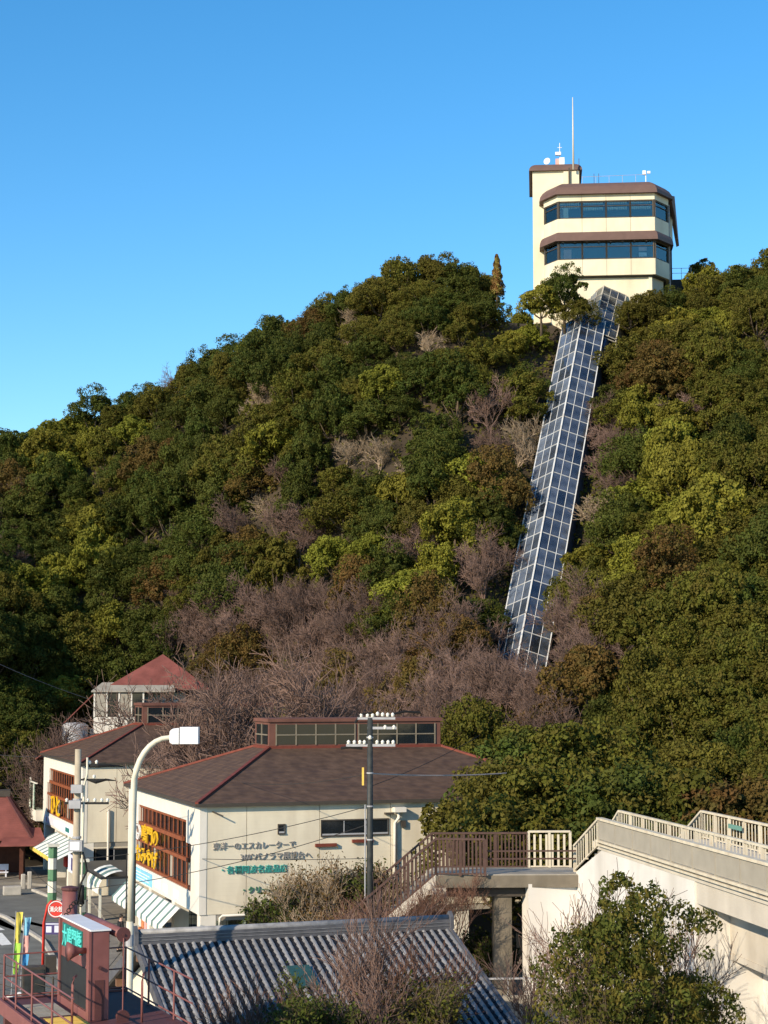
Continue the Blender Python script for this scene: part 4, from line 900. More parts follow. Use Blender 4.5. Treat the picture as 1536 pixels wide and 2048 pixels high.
p = at(740, 1600, 70)
dp = thing('utility_pole', 'dark steel utility pole with white insulators before the lettered wall', 'utility pole', (p.x, 70, 0))
part('shaft', MB().tube([(0, 0, 0), (0, 0, 6), (0, 0, 11.7)], [.14, .128, .105], 12), MT['pole_dark'], dp, True)
for z in (6.9, 8.2, 9.5, 10.9): part('pole_band', MB().lathe([(.13, z), (.138, z + .01), (.138, z + .05), (.13, z + .06)], 12), MT['steel_grey'], dp)
part('crossarm', MB().bar((-.95, 0, 10.62), (1.0, 0, 10.62), .1, .1).bar((-.1, 0, 11.3), (1.05, 0, 11.3), .08, .1).bar((-.5, 0, 11.68), (1.0, 0, 11.68), .09, .09), MT['steel_grey'], dp)
insulators(dp, [(-.85, 0, 10.66), (-.62, 0, 10.66), (-.4, 0, 10.66), (-.22, -.05, 10.66), (.28, 0, 10.66), (.5, 0, 10.66), (.72, 0, 10.66), (.92, 0, 10.66)])
insulators(dp, [(-.35, 0, 11.72), (-.1, 0, 11.72), (.1, 0, 11.72), (.3, 0, 11.78), (.5, 0, 11.75), (.7, 0, 11.74), (.9, 0, 11.74)])
insulators(dp, [(.6, 0, 11.25), (.95, 0, 11.25), (.0, -.15, 10.85)])
part('cable_loom', MB().tube([(-1.15, .1, 10.5), (-.8, 0, 10.55), (-.3, 0, 10.5)], .06, 6).tube([(.9, 0, 11.85), (1.4, .2, 11.95), (2.0, .4, 11.9)], .05, 6).tube([(-.6, 0, 11.5), (-.35, 0, 11.85), (.1, 0, 11.9)], .05, 6), MT['black'], dp)
bx('marker_plate', dp, MT['awning_yellow'], -.32, -.24, -.06, -.03, 9.05, 9.75)
part('conduit', MB().tube([(-.19, -.06, 4.6), (-.19, -.06, 8.3)], .03, 6), MT['steel_grey'], dp)

p = at(262, 1700, 52)
lp = thing('street_lamp', 'cream street lamp with curved arm and square white lamp head', 'street lamp', (p.x, 52, 0))
zz = lambda y: 13 - (y - 1370) * 52 / 3500
part('lower_shaft', MB().tube([(0, 0, -.2), (0, 0, zz(1832))], [.118, .108], 14), MT['lamp_paint'], lp, True)
part('collar', MB().lathe([(.11, zz(1880)), (.118, zz(1879)), (.118, zz(1858)), (.11, zz(1857))], 14), MT['steel_grey'], lp)
arm = [(0, 0, zz(1832)), (.03, 0, zz(1700)), (.05, 0, zz(1600))]
for k in range(1, 9):
    th = math.pi / 2 * k / 8; arm.append((.05 + 1.02 * (1 - math.cos(th)), 0, zz(1575) + 1.5 * math.sin(th)))
arm.append((1.2, 0, zz(1470)))
part('curved_arm', MB().tube(arm, [.1] * 3 + [.095 - .003 * k for k in range(8)] + [.07], 12), MT['lamp_paint'], lp, True)
part('conduit', MB().tube([(-.11, -.06, zz(1830)), (-.11, -.06, zz(1700))], .022, 6).tube([(.13, -.04, zz(1835)), (.14, -.04, zz(1700))], .025, 6), MT['black'], lp)
hd = part('lamp_head', MB().loft([[(1.1 + dx, yy, zz(1487) + dz) for dx, yy, dz in q] for q in ([(0, -.13, .05), (0, .13, .05), (0, .13, .38), (0, -.13, .38)], [(.1, -.2, 0), (.1, .2, 0), (.1, .2, .46), (.1, -.2, .46)], [(.3, -.21, 0), (.3, .21, 0), (.3, .21, .48), (.3, -.21, .48)])]), MT['lamp_head'], lp)
bx('lamp_glass', hd, MT['lamp_head'], 1.415, 1.95, -.215, .215, zz(1486), zz(1453)); bx('lamp_seam', hd, MT['black'], 1.4, 1.414, -.2, .2, zz(1485), zz(1455))
bevel(hd, .03)

# ---------------------------------------------------------------- elevated platform with the bridge sign
AN = R(24.4); X0 = Vector(((194 - 768) * 43 / 3500, 43, .22))
sg = thing('bridge_sign', 'maroon steel sign cabinet with teal lettering on a railed platform', 'sign', tuple(X0), AN)
PZ = 4.75
cb = part('cabinet', MB().box(0, .45, 0, 3.0, PZ, 6.86), MT['maroon'], sg); bevel(cb, .015)
part('cabinet_lit_top', MB().box(-.03, .48, -.03, 3.03, 6.862, 6.9), MT['lamp_head'], sg)  # white colour stands in for sunlight on the maroon top
part('cabinet_frame', MB().box(-.06, -.002, -.02, .2, PZ, 6.86).box(-.06, -.002, 2.86, 3.0, PZ, 6.86).box(-.05, -.002, .2, 2.86, PZ, 4.93), MT['maroon'], sg)
part('dark_panel', MB().box(-.025, -.003, .22, 2.85, 4.95, 5.92), MT['screen'], sg)
bx('side_recess', sg, MT['maroon_dark'], .1, .33, -.012, -.003, PZ, 5.7)
tg = bx('letter_ground', sg, MT['teal_ground'], -.02, -.003, .8, 2.75, 6.18, 6.76)
text('lettering', '大鳴門橋', .6, MT['cyan_letter'], sg, (-.035, 2.70, 6.23), (0, -1, 0), Z_, .012, fit=1.85, off=.0)
part('horn_speaker', MB().loft([[(-.01 - x, .48 + r_ * math.cos(2 * math.pi * k / 12), 6.35 + r_ * math.sin(2 * math.pi * k / 12)) for k in range(12)] for x, r_ in ((0, .07), (.15, .08), (.3, .15), (.45, .24))]), MT['maroon'], sg, True)
part('roller_tube', MB().tube([(.72, -.25, 6.78), (.72, 3.1, 6.78)], .13, 14), MT['maroon'], sg, True)
part('roller_end', MB().tube([(.72, -.27, 6.78), (.72, -.252, 6.78)], .18, 14).tube([(.72, -.3, 6.78), (.72, -.27, 6.78)], .03, 8), MT['maroon_dark'], sg)
part('vertical_duct', MB().tube([(.3, 3.3, PZ), (.3, 3.3, 7.5)], .2, 16), MT['maroon'], sg, True)
part('duct_cap', MB().lathe([(.21, 7.48), (.23, 7.5), (.23, 7.56), (.05, 7.6)], 16, (.3, 3.3, 0)), MT['maroon_dark'], sg)
ch = MB()
for k in range(7):
    t_ = k / 6; c = Vector((.12 + .35 * t_, 2.95 - .1 * t_, 6.9 + .32 * math.sin(t_ * 2.2))); ch.tube([c + Vector((.05 * math.cos(a_), 0, .05 * math.sin(a_))) for a_ in [2 * math.pi * j / 8 for j in range(9)]], .016, 5, False)
part('chain', ch, MT['black'], sg)
part('side_knob', MB().tube([(.2, -.01, 6.0), (.2, -.08, 6.0)], .045, 8), MT['maroon_dark'], sg)
part('counterweight_rope', MB().tube([(.72, -.28, 6.7), (.72, -.28, 4.95)], .018, 6), MT['maroon'], sg)
part('counterweight', MB().tube([(.72, -.34, 4.85), (.72, -.22, 4.85)], .16, 14), MT['maroon_dark'], sg)
# deck, rails, legs
part('deck', MB().box(-1.35, 2.0, -3.5, 3.7, PZ - .12, PZ - .004), MT['maroon_dark'], sg)
part('deck_edge', MB().box(-1.42, -1.352, -3.5, 3.72, PZ - .3, PZ + .05).box(-1.35, 2.0, 3.702, 3.77, PZ - .3, PZ + .05), MT['maroon'], sg)
for i in range(5): bx('yellow_grating', sg, MT['awning_yellow'], -.95, -.1, .2 - i * .62, .75 - i * .62, PZ, PZ + .012)
for i in range(3): bx('grating_plate', sg, MT['concrete'], -1.0, -.2, 1.0 + i * .6, 1.55 + i * .6, PZ, PZ + .01)
for x, y in ((-1.3, 3.6), (-1.3, 2.2), (-1.3, .5), (-1.3, -1.5), (0.2, 3.6), (1.9, 3.6), (1.9, 1.5), (1.9, -.6)):
    part('rail_post', MB().tube([(x, y, PZ), (x, y, PZ + 1.15)], .028, 6), MT['maroon'], sg)
for z in (1.15, .6, .12): part('guard_rail', MB().tube([(1.9, -2, PZ + z), (1.9, 3.6, PZ + z), (-1.3, 3.6, PZ + z), (-1.3, -3.4, PZ + z)], .022, 6), MT['maroon'], sg)
for x, y in ((-.55, -.4), (1.1, -.6)): part('hoop', MB().tube([(x, y, PZ), (x, y, PZ + .95), (x + .05, y + .08, PZ + 1.1), (x + .15, y + .25, PZ + 1.12)], .03, 6), MT['maroon'], sg, True)
for x, y in ((-1.2, 3.5), (1.8, 3.5), (-1.2, -3.2), (1.8, -3.2)): bx('support_column', sg, MT['maroon_dark'], x - .1, x + .1, y - .1, y + .1, -.02, PZ - .121)

# ---------------------------------------------------------------- fire hydrant sign, banners, cabinet, fence
p = onz(84, 2003, 0)
fs = thing('hydrant_sign', 'round red hydrant sign with small plate on a red pole', 'sign', tuple(p))
k = 72 / 3500
part('pole', MB().tube([(0, 0, 0), (.02, 0, 3.2), (.16, 0, 3.9), (.34, 0, 4.1)], .06, 8), MT['red_paint'], fs, True)
part('pole_foot', MB().lathe([(.11, 0), (.11, .25), (.07, .3)], 10), MT['white_letter'], fs)
dc = part('disc', MB().tube([(.52, -.02, 3.75), (.52, .02, 3.75)], .36, 24), MT['red_paint'], fs)
rg = [(.52 + .315 * math.cos(2 * math.pi * i / 24), -.03, 3.75 + .315 * math.sin(2 * math.pi * i / 24)) for i in range(25)]
part('white_ring', MB().tube(rg, .022, 6, False), MT['white_letter'], dc)
text('lettering', '消火栓', .24, MT['white_letter'], dc, (.245, -.03, 3.66), X_, Z_, .006, fit=.55, off=.006)
pt = bx('plate', fs, MT['purple_board'], .08, .76, -.02, .0, 2.72, 3.2)
for x0, x1, z0, z1 in ((.12, .34, 2.8, 3.05), (.46, .7, 2.8, 3.08), (.1, .74, 3.12, 3.17)): bx('plate_block', pt, MT['pale_board'], x0, x1, -.026, -.021, z0, z1)
def banner(px, py, h, mats, label, lean):
    p = onz(px, py, 0); b = thing('banner_flag', label, 'flag', tuple(p), .2, 'banner flags')
    part('pole', MB().tube([(0, 0, 0), (lean, 0, h)], .018, 6), MT['steel_grey'], b)
    part('stand', MB().lathe([(.2, 0), (.2, .08), (.05, .12)], 10), MT['white_letter'], b)
    n = len(mats); z1 = h - .05
    for i, m in enumerate(mats):
        za, zb = z1 - i * (h - 1.0) / n, z1 - (i + 1) * (h - 1.0) / n; f = MB(); vs = []
        for j in range(5):
            z = za + (zb - za) * j / 4; q = lean * z / h
            for kx in range(4): vs.append((q + .02 + kx * .09 - .02 * j * (kx > 1), .06 * math.sin(kx * 2.1 + z * 3), z))
        f.add(vs, [(j * 4 + c, j * 4 + c + 1, j * 4 + c + 5, j * 4 + c + 4) for j in range(4) for c in range(3)]); part('cloth', f, m, b, True)
banner(22, 1995, 3.55, [MT['yellow_cloth'], MT['lime_cloth']], 'yellow and lime banner flag at the roadside rail', .14)
banner(40, 1990, 3.25, [MT['sky_board'], MT['pink_cloth'], MT['blue_cloth']], 'pink and blue banner flag at the roadside rail', .12)
p = onz(66, 2010, 0)
vc = thing('roadside_cabinet', 'dark roadside cabinet behind the red sign pole', 'cabinet', tuple(p), .3)
part('body', MB().box(-.45, .45, -.3, .3, 0, 1.55), MT['frame_dark'], vc); part('door_panel', MB().box(-.4, .4, -.32, -.301, .1, 1.45), MT['pole_dark'], vc); part('side_box', MB().box(.46, .9, -.2, .2, 1.2, 1.95), MT['frame_dark'], vc)
fc = thing('road_fence', 'dark rail fence with wire strands along the roadside', 'fence', tuple(onz(10, 2000, 0)))
P0 = onz(10, 2000, 0); ps = [onz(-30, 1985, 0), onz(8, 1992, 0), onz(52, 2008, 0), onz(105, 2022, 0), onz(150, 2040, 0), onz(215, 2000, 0), onz(245, 1960, 0)]
for q in ps: part('post', MB().tube([q - P0, q - P0 + Vector((0, 0, 1.35))], .045, 6), MT['frame_dark'], fc)
for z in (.45, .9, 1.3):
    part('strand', MB().tube([q - P0 + Vector((0, 0, z)) for q in ps], .018, 5), MT['frame_dark'], fc)

# ---------------------------------------------------------------- tiled house
TH = R(20); hx = (290 - 768) * 54 / 3500; RZ = 5.30
th = thing('tiled_house', 'low house with grey ribbed tile roof and cream gable wall', 'house', (hx, 54, 0), TH)
RL, RUN, TAN = 9.95, 6.3, .392
for sgn, nm in ((-1, 'roof_slope'), (1, 'roof_slope')):
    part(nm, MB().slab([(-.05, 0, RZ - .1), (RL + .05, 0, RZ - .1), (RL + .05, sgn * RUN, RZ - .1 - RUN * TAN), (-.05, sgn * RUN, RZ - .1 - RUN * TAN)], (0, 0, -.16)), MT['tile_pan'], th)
def rib_mesh(rad, ln):
    mb = MB(); sl = math.hypot(1, TAN); n = int(RUN / ln)
    for i in range(n):
        y0, y1 = -i * ln - .12, -(i + 1) * ln - .10 - .12
        ra, rb = rad * .93, rad * 1.06; vs = []
        for y, r_ in ((y0, ra), (y1, rb)):
            z = RZ - .1 + y * TAN
            for k in range(6):
                a_ = math.pi * k / 5; vs.append((r_ * math.cos(a_), y, z + r_ * math.sin(a_) * 1.05))
        mb.add(vs, [(k, k + 1, 7 + k, 6 + k) for k in range(5)] + [tuple(range(6, 12))])
    me = mb.mesh('cover_tile_row', False); me.materials.append(MT['tile']); return me
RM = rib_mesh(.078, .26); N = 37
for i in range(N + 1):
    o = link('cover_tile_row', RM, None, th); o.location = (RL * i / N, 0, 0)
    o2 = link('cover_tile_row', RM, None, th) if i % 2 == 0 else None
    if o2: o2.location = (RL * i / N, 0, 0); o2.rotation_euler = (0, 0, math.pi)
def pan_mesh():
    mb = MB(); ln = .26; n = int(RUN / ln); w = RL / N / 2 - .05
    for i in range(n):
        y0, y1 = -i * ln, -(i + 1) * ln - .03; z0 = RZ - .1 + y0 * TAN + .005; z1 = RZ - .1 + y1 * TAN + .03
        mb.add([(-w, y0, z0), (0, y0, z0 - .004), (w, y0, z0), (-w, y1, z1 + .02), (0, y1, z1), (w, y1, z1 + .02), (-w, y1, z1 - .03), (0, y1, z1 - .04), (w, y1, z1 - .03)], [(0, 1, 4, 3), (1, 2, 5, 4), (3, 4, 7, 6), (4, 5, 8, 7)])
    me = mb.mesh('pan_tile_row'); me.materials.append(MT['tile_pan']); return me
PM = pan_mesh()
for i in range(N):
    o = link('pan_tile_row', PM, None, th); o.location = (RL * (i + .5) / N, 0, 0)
rd = part('ridge', MB().box(-.1, RL + .1, -.15, .15, RZ - .12, RZ + .2), MT['tile_ridge'], th)
part('ridge_cap', MB().tube([(-.12, 0, RZ + .23), (RL + .12, 0, RZ + .23)], .11, 10), MT['tile'], rd, True)
for z in (RZ, RZ + .1): part('ridge_course', MB().box(-.105, RL + .105, -.17, .17, z, z + .02), MT['tile'], rd)
for x in (-.16, RL + .16): part('ridge_end_tile', MB().loft([[(x - .06, -.22, RZ - .1), (x - .06, .22, RZ - .1), (x - .06, .2, RZ + .28), (x - .06, 0, RZ + .45), (x - .06, -.2, RZ + .28)], [(x + .06, -.22, RZ - .1), (x + .06, .22, RZ - .1), (x + .06, .2, RZ + .28), (x + .06, 0, RZ + .45), (x + .06, -.2, RZ + .28)]]), MT['tile_ridge'], rd)
for x in (-.12, RL + .12):
    for sgn in (-1, 1): part('verge_board', MB().bar((x, 0, RZ - .16), (x, sgn * RUN, RZ - .16 - RUN * TAN), .1, .3), MT['tile_ridge'], th)
part('gable_wall', MB().slab([(.4, -RUN + .7, -1.5), (.4, RUN - .7, -1.5), (.4, RUN - .7, RZ - .35 - (RUN - .7) * TAN), (.4, 0, RZ - .35), (.4, -RUN + .7, RZ - .35 - (RUN - .7) * TAN)], (.15, 0, 0)), MT['plaster'], th)
part('gable_wall', MB().slab([(RL - .4, -RUN + .7, -1.5), (RL - .4, RUN - .7, -1.5), (RL - .4, RUN - .7, RZ - .35 - (RUN - .7) * TAN), (RL - .4, 0, RZ - .35), (RL - .4, -RUN + .7, RZ - .35 - (RUN - .7) * TAN)], (-.15, 0, 0)), MT['plaster'], th)
bx('front_wall', th, MT['plaster'], .56, RL - .56, -RUN + .7, -RUN + .85, -1.5, RZ - .4 - (RUN - .7) * TAN); bx('back_wall', th, MT['plaster'], .56, RL - .56, RUN - .85, RUN - .7, -1.5, RZ - .4 - (RUN - .7) * TAN)
part('gable_beam', MB().box(.33, .398, -RUN + .7, RUN - .7, 2.55, 2.8).box(.335, .398, -1.1, -.85, 2.8, 4.5).box(.335, .398, 1.6, 1.85, .5, 2.55).box(.334, .398, -2.4, -2.15, -1, 2.55), MT['brown_beam'], th)
part('gable_purlin', MB().box(-.1, .4, -.12, .12, RZ - .62, RZ - .38).box(-.1, .4, -3.2, -3.0, RZ - .62 - 3.1 * TAN, RZ - .4 - 3.1 * TAN).box(-.1, .4, 3.0, 3.2, RZ - .62 - 3.1 * TAN, RZ - .4 - 3.1 * TAN), MT['brown_beam'], th)
part('skylight', MB().slab([(4.05, -1.9, RZ - .0 - 1.9 * TAN + .06), (4.75, -1.9, RZ - 1.9 * TAN + .06), (4.75, -3.0, RZ - 3.0 * TAN + .06), (4.05, -3.0, RZ - 3.0 * TAN + .06)], (0, 0, -.05)), MT['skylight_glass'], th)

# ---------------------------------------------------------------- footbridge
BA = R(9.2); fb = thing('footbridge', 'white concrete footbridge with grey parapet panels and cream railings', 'footbridge', (8.42, 64, .1), BA)
DZ = 7.0; YN = -24.0
part('deck', MB().box(.08, 4.7, YN, 3.6, DZ - .25, DZ), MT['concrete_pale'], fb)
part('abutment', MB().box(.1, 4.6, -8, 2.4, -.3, DZ - .252), MT['bridge_white'], fb)
part('stair_block', MB().slab([(.1, 2.4, -.3), (.1, 7.2, -.3), (.1, 7.2, 5.2), (.1, 2.4, DZ - .26)], (4.5, 0, 0)), MT['bridge_white'], fb)
part('side_wall', MB().box(-1.85, .098, 5.9, 7.0, -.3, 5.15), MT['bridge_white'], fb)
part('girder', MB().box(.16, .7, YN, -8.002, DZ - .95, DZ - .252).box(3.9, 4.5, YN, -8.002, DZ - .95, DZ - .252), MT['concrete_pale'], fb)
part('rear_wall', MB().box(1.25, 1.6, YN, -8.002, 4.5, DZ - .252), MT['concrete_pale'], fb)
part('recess_wall', MB().box(2.3, 2.6, YN, -8.002, -.3, 4.498), MT['bridge_white'], fb)
part('ledge', MB().box(1.22, 2.3, YN, -8.002, 4.3, 4.498), MT['concrete_pale'], fb)
i = 0; y = 2.4
while y > YN + 1:
    y2 = y - 2.1
    part('parapet_panel', MB().box(.0, .07, y2 + .02, y - .02, 7.17, 7.86), MT['panel_grey'], fb); part('panel_post', MB().box(-.02, .09, y - .03, y + .03, 7.0, 7.88), MT['panel_grey'], fb); y = y2
part('parapet_rail', MB().box(-.07, .16, YN, 2.5, 7.87, 7.96), MT['rail_cream'], fb)
part('kerb_rail', MB().box(-.1, .12, YN, 2.5, 7.06, 7.14).box(-.06, .075, YN, 2.5, 6.92, 6.99), MT['rail_cream'], fb)
BAL = MB().box(-.016, .016, -.016, .016, 0, .88).mesh('baluster'); BAL.materials.append(MT['rail_cream'])
def railing(root, p, q, h, m, sp=.31, post=1.55, bal=BAL, base=.08):
    p = Vector(p); q = Vector(q); d = q - p; L = Vector((d.x, d.y, 0)).length; n = max(1, round(L / post))
    for i in range(n + 1): c = p + d * (i / n); part('rail_post', MB().box(c.x - .05, c.x + .05, c.y - .05, c.y + .05, c.z, c.z + h), m, root)
    part('hand_rail', MB().bar(p + Vector((0, 0, h)), q + Vector((0, 0, h)), .13, .08), m, root); part('bottom_rail', MB().bar(p + Vector((0, 0, base)), q + Vector((0, 0, base)), .06, .05), m, root)
    nb = int(L / sp)
    for i in range(1, nb): o = link('baluster', bal, None, root); o.location = p + d * (i / nb) + Vector((0, 0, base))
    return n
railing(fb, (1.6, 5.0, DZ), (1.6, -11.5, DZ), 1.0, MT['rail_cream']); railing(fb, (4.5, 3.7, DZ), (4.5, -11.5, DZ), 1.05, MT['rail_cream'])
railing(fb, (1.6, 5.0, DZ), (1.6, 7.6, DZ - 1.4), 1.0, MT['rail_cream']); railing(fb, (4.5, 3.7, DZ), (4.5, 7.2, DZ - 1.6), 1.05, MT['rail_cream'])
railing(fb, (0.05, 2.5, DZ - .1), (.05, 6.0, DZ - 1.42), 1.0, MT['rail_cream'])
bx('green_sign', fb, MT['green_plate'], 4.3, 4.34, -1.0, .3, 7.68, 7.84)
for k in range(8): part('stair_tread', MB().box(.2, 1.5, 2.45 + k * .42, 2.85 + k * .42, DZ - .3 - k * .19, DZ - .1 - k * .19), MT['concrete'], fb)
# landing and lower stairs
ls = thing('footbridge_stairs', 'concrete stair and landing with brown picket rails beside the footbridge', 'stairs', (2.03, 69.5, .12), R(2))
part('landing', MB().box(0, 5.7, 0, 2.7, 5.2, 5.5), MT['concrete'], ls); part('landing_fascia', MB().box(-.02, 5.7, -.08, -.002, 5.0, 5.46), MT['concrete_brown'], ls)
part('landing_beam', MB().box(.1, 5.7, .4, .8, 4.6, 5.198).box(.1, 5.7, 1.9, 2.3, 4.6, 5.198), MT['frame_dark'], ls)
bx('column', ls, MT['concrete_brown'], 2.32, 3.02, .5, 1.2, -.4, 4.598); bx('column', ls, MT['concrete_brown'], 2.4, 2.9, 1.8, 2.3, -.4, 4.598)
SL = .84
part('stringer', MB().slab([(0, -.08, 5.5), (-6.4, -.08, 5.5 - 6.4 * SL), (-6.4, -.08, 5.05 - 6.4 * SL), (-.3, -.08, 4.75), (.4, -.08, 4.6), (.4, -.08, 5.0), (0, -.08, 5.2)], (0, .12, 0)), MT['concrete_pale'], ls)
part('stringer', MB().slab([(0, 2.5, 5.5), (-6.4, 2.5, 5.5 - 6.4 * SL), (-6.4, 2.5, 5.05 - 6.4 * SL), (0, 2.5, 4.8)], (0, .12, 0)), MT['concrete_pale'], ls)
for k in range(26): part('stair_tread', MB().box(-.25 - k * .245, .02 - k * .245, .05, 2.48, 5.28 - k * .206, 5.46 - k * .206 - .05), MT['concrete'], ls)
BB = MB().box(-.03, .03, -.015, .015, 0, 1.28).mesh('baluster'); BB.materials.append(MT['rail_brown'])
BC = MB().box(-.045, .045, -.015, .015, 0, 1.28).mesh('baluster'); BC.materials.append(MT['rail_cream'])
railing(ls, (0, 0, 5.46), (1.9, -.25, 5.46), 1.42, MT['rail_brown'], .15, .95, BB); railing(ls, (0, 0, 5.46), (-4.4, 0, 5.46 - 4.4 * SL), 1.42, MT['rail_brown'], .15, 1.1, BB)
railing(ls, (0, 2.6, 5.46), (3.9, 2.6, 5.46), 1.42, MT['rail_brown'], .15, 1.3, BB); railing(ls, (3.95, 2.6, 5.46), (5.65, 2.6, 5.46), 1.48, MT['rail_cream'], .24, .85, BC)
railing(ls, (0, 2.6, 5.46), (-4.4, 2.6, 5.46 - 4.4 * SL), 1.42, MT['rail_brown'], .16, 1.1, BB)
part('plain_rail', MB().bar((1.9, 0, 6.1), (5.6, 0, 6.1), .06, .06).bar((1.9, 0, 6.4), (5.6, 0, 6.4), .06, .06), MT['rail_brown'], ls)

# low garden wall and fence at the foot of the tiled house
gw = thing('garden_fence', 'low wire fence on a concrete base beyond the tiled roof', 'fence', tuple(at(900, 1960, 64).xy) + (0,), R(4))
part('base_wall', MB().box(0, 4.2, 0, .2, 0, 1.9), MT['concrete'], gw); part('top_rail', MB().bar((0, .1, 2.5), (4.2, .1, 2.5), .06, .06), MT['steel_grey'], gw)
for i in range(5): part('post', MB().tube([(i * 1.05, .1, 1.9), (i * 1.05, .1, 2.5)], .03, 6), MT['steel_grey'], gw)
# ---------------------------------------------------------------- overhead wires
def wire(label, p, q, sag, rad=.016, m='wire'):
    p = Vector(p); q = Vector(q); pts = [p.lerp(q, i / 16) - Vector((0, 0, sag * 4 * (i / 16) * (1 - i / 16))) for i in range(17)]
    return single('overhead_wire', MB().tube(pts, rad, 5), MT[m], label, 'wire', 'overhead wires')
px1 = pl.location.x; px2 = dp.location.x
wire('upper dark wire strung between the two utility poles past the lettered wall', (px1 + .2, 76, 5.6), (px2, 70, 8.25), .3)
wire('lower dark wire strung between the two utility poles past the lettered wall', (px1 + .2, 76, 4.3), (px2, 70, 7.55), .35)
wire('pale thick wire from the dark pole into the trees beside the shop roof', (px2 + .1, 70, 9.5), at(1030, 1545, 78), .1, .03, 'wire_pale')
wire('thin wire from the dark pole across the brown shop roof', (px2 - .1, 70, 9.5), at(440, 1560, 84), .3, .012, 'wire')
wire('dark wire from the lettered wall lamp to the dark pole', loc(.1, -.05, 5.35), (px2, 70, 6.2), .05, .014)
wire('dark wire from the concrete pole down to the yellow edged awning', (px1, 76, 3.8), at(60, 1735, 110), .2, .014)
wire('wire rising from the concrete pole towards the dark wood', (px1, 76, 10.0), at(-60, 1500, 96), .2, .012)
wire('wire from the dark pole rising over the roof towards the spur trees', (px2, 70, 9.0), at(960, 1470, 92), .15, .014)
wire('wire running down from the dark wood to the turret house', at(-40, 1310, 118), at(178, 1398, 134), .15, .014, 'steel_grey')

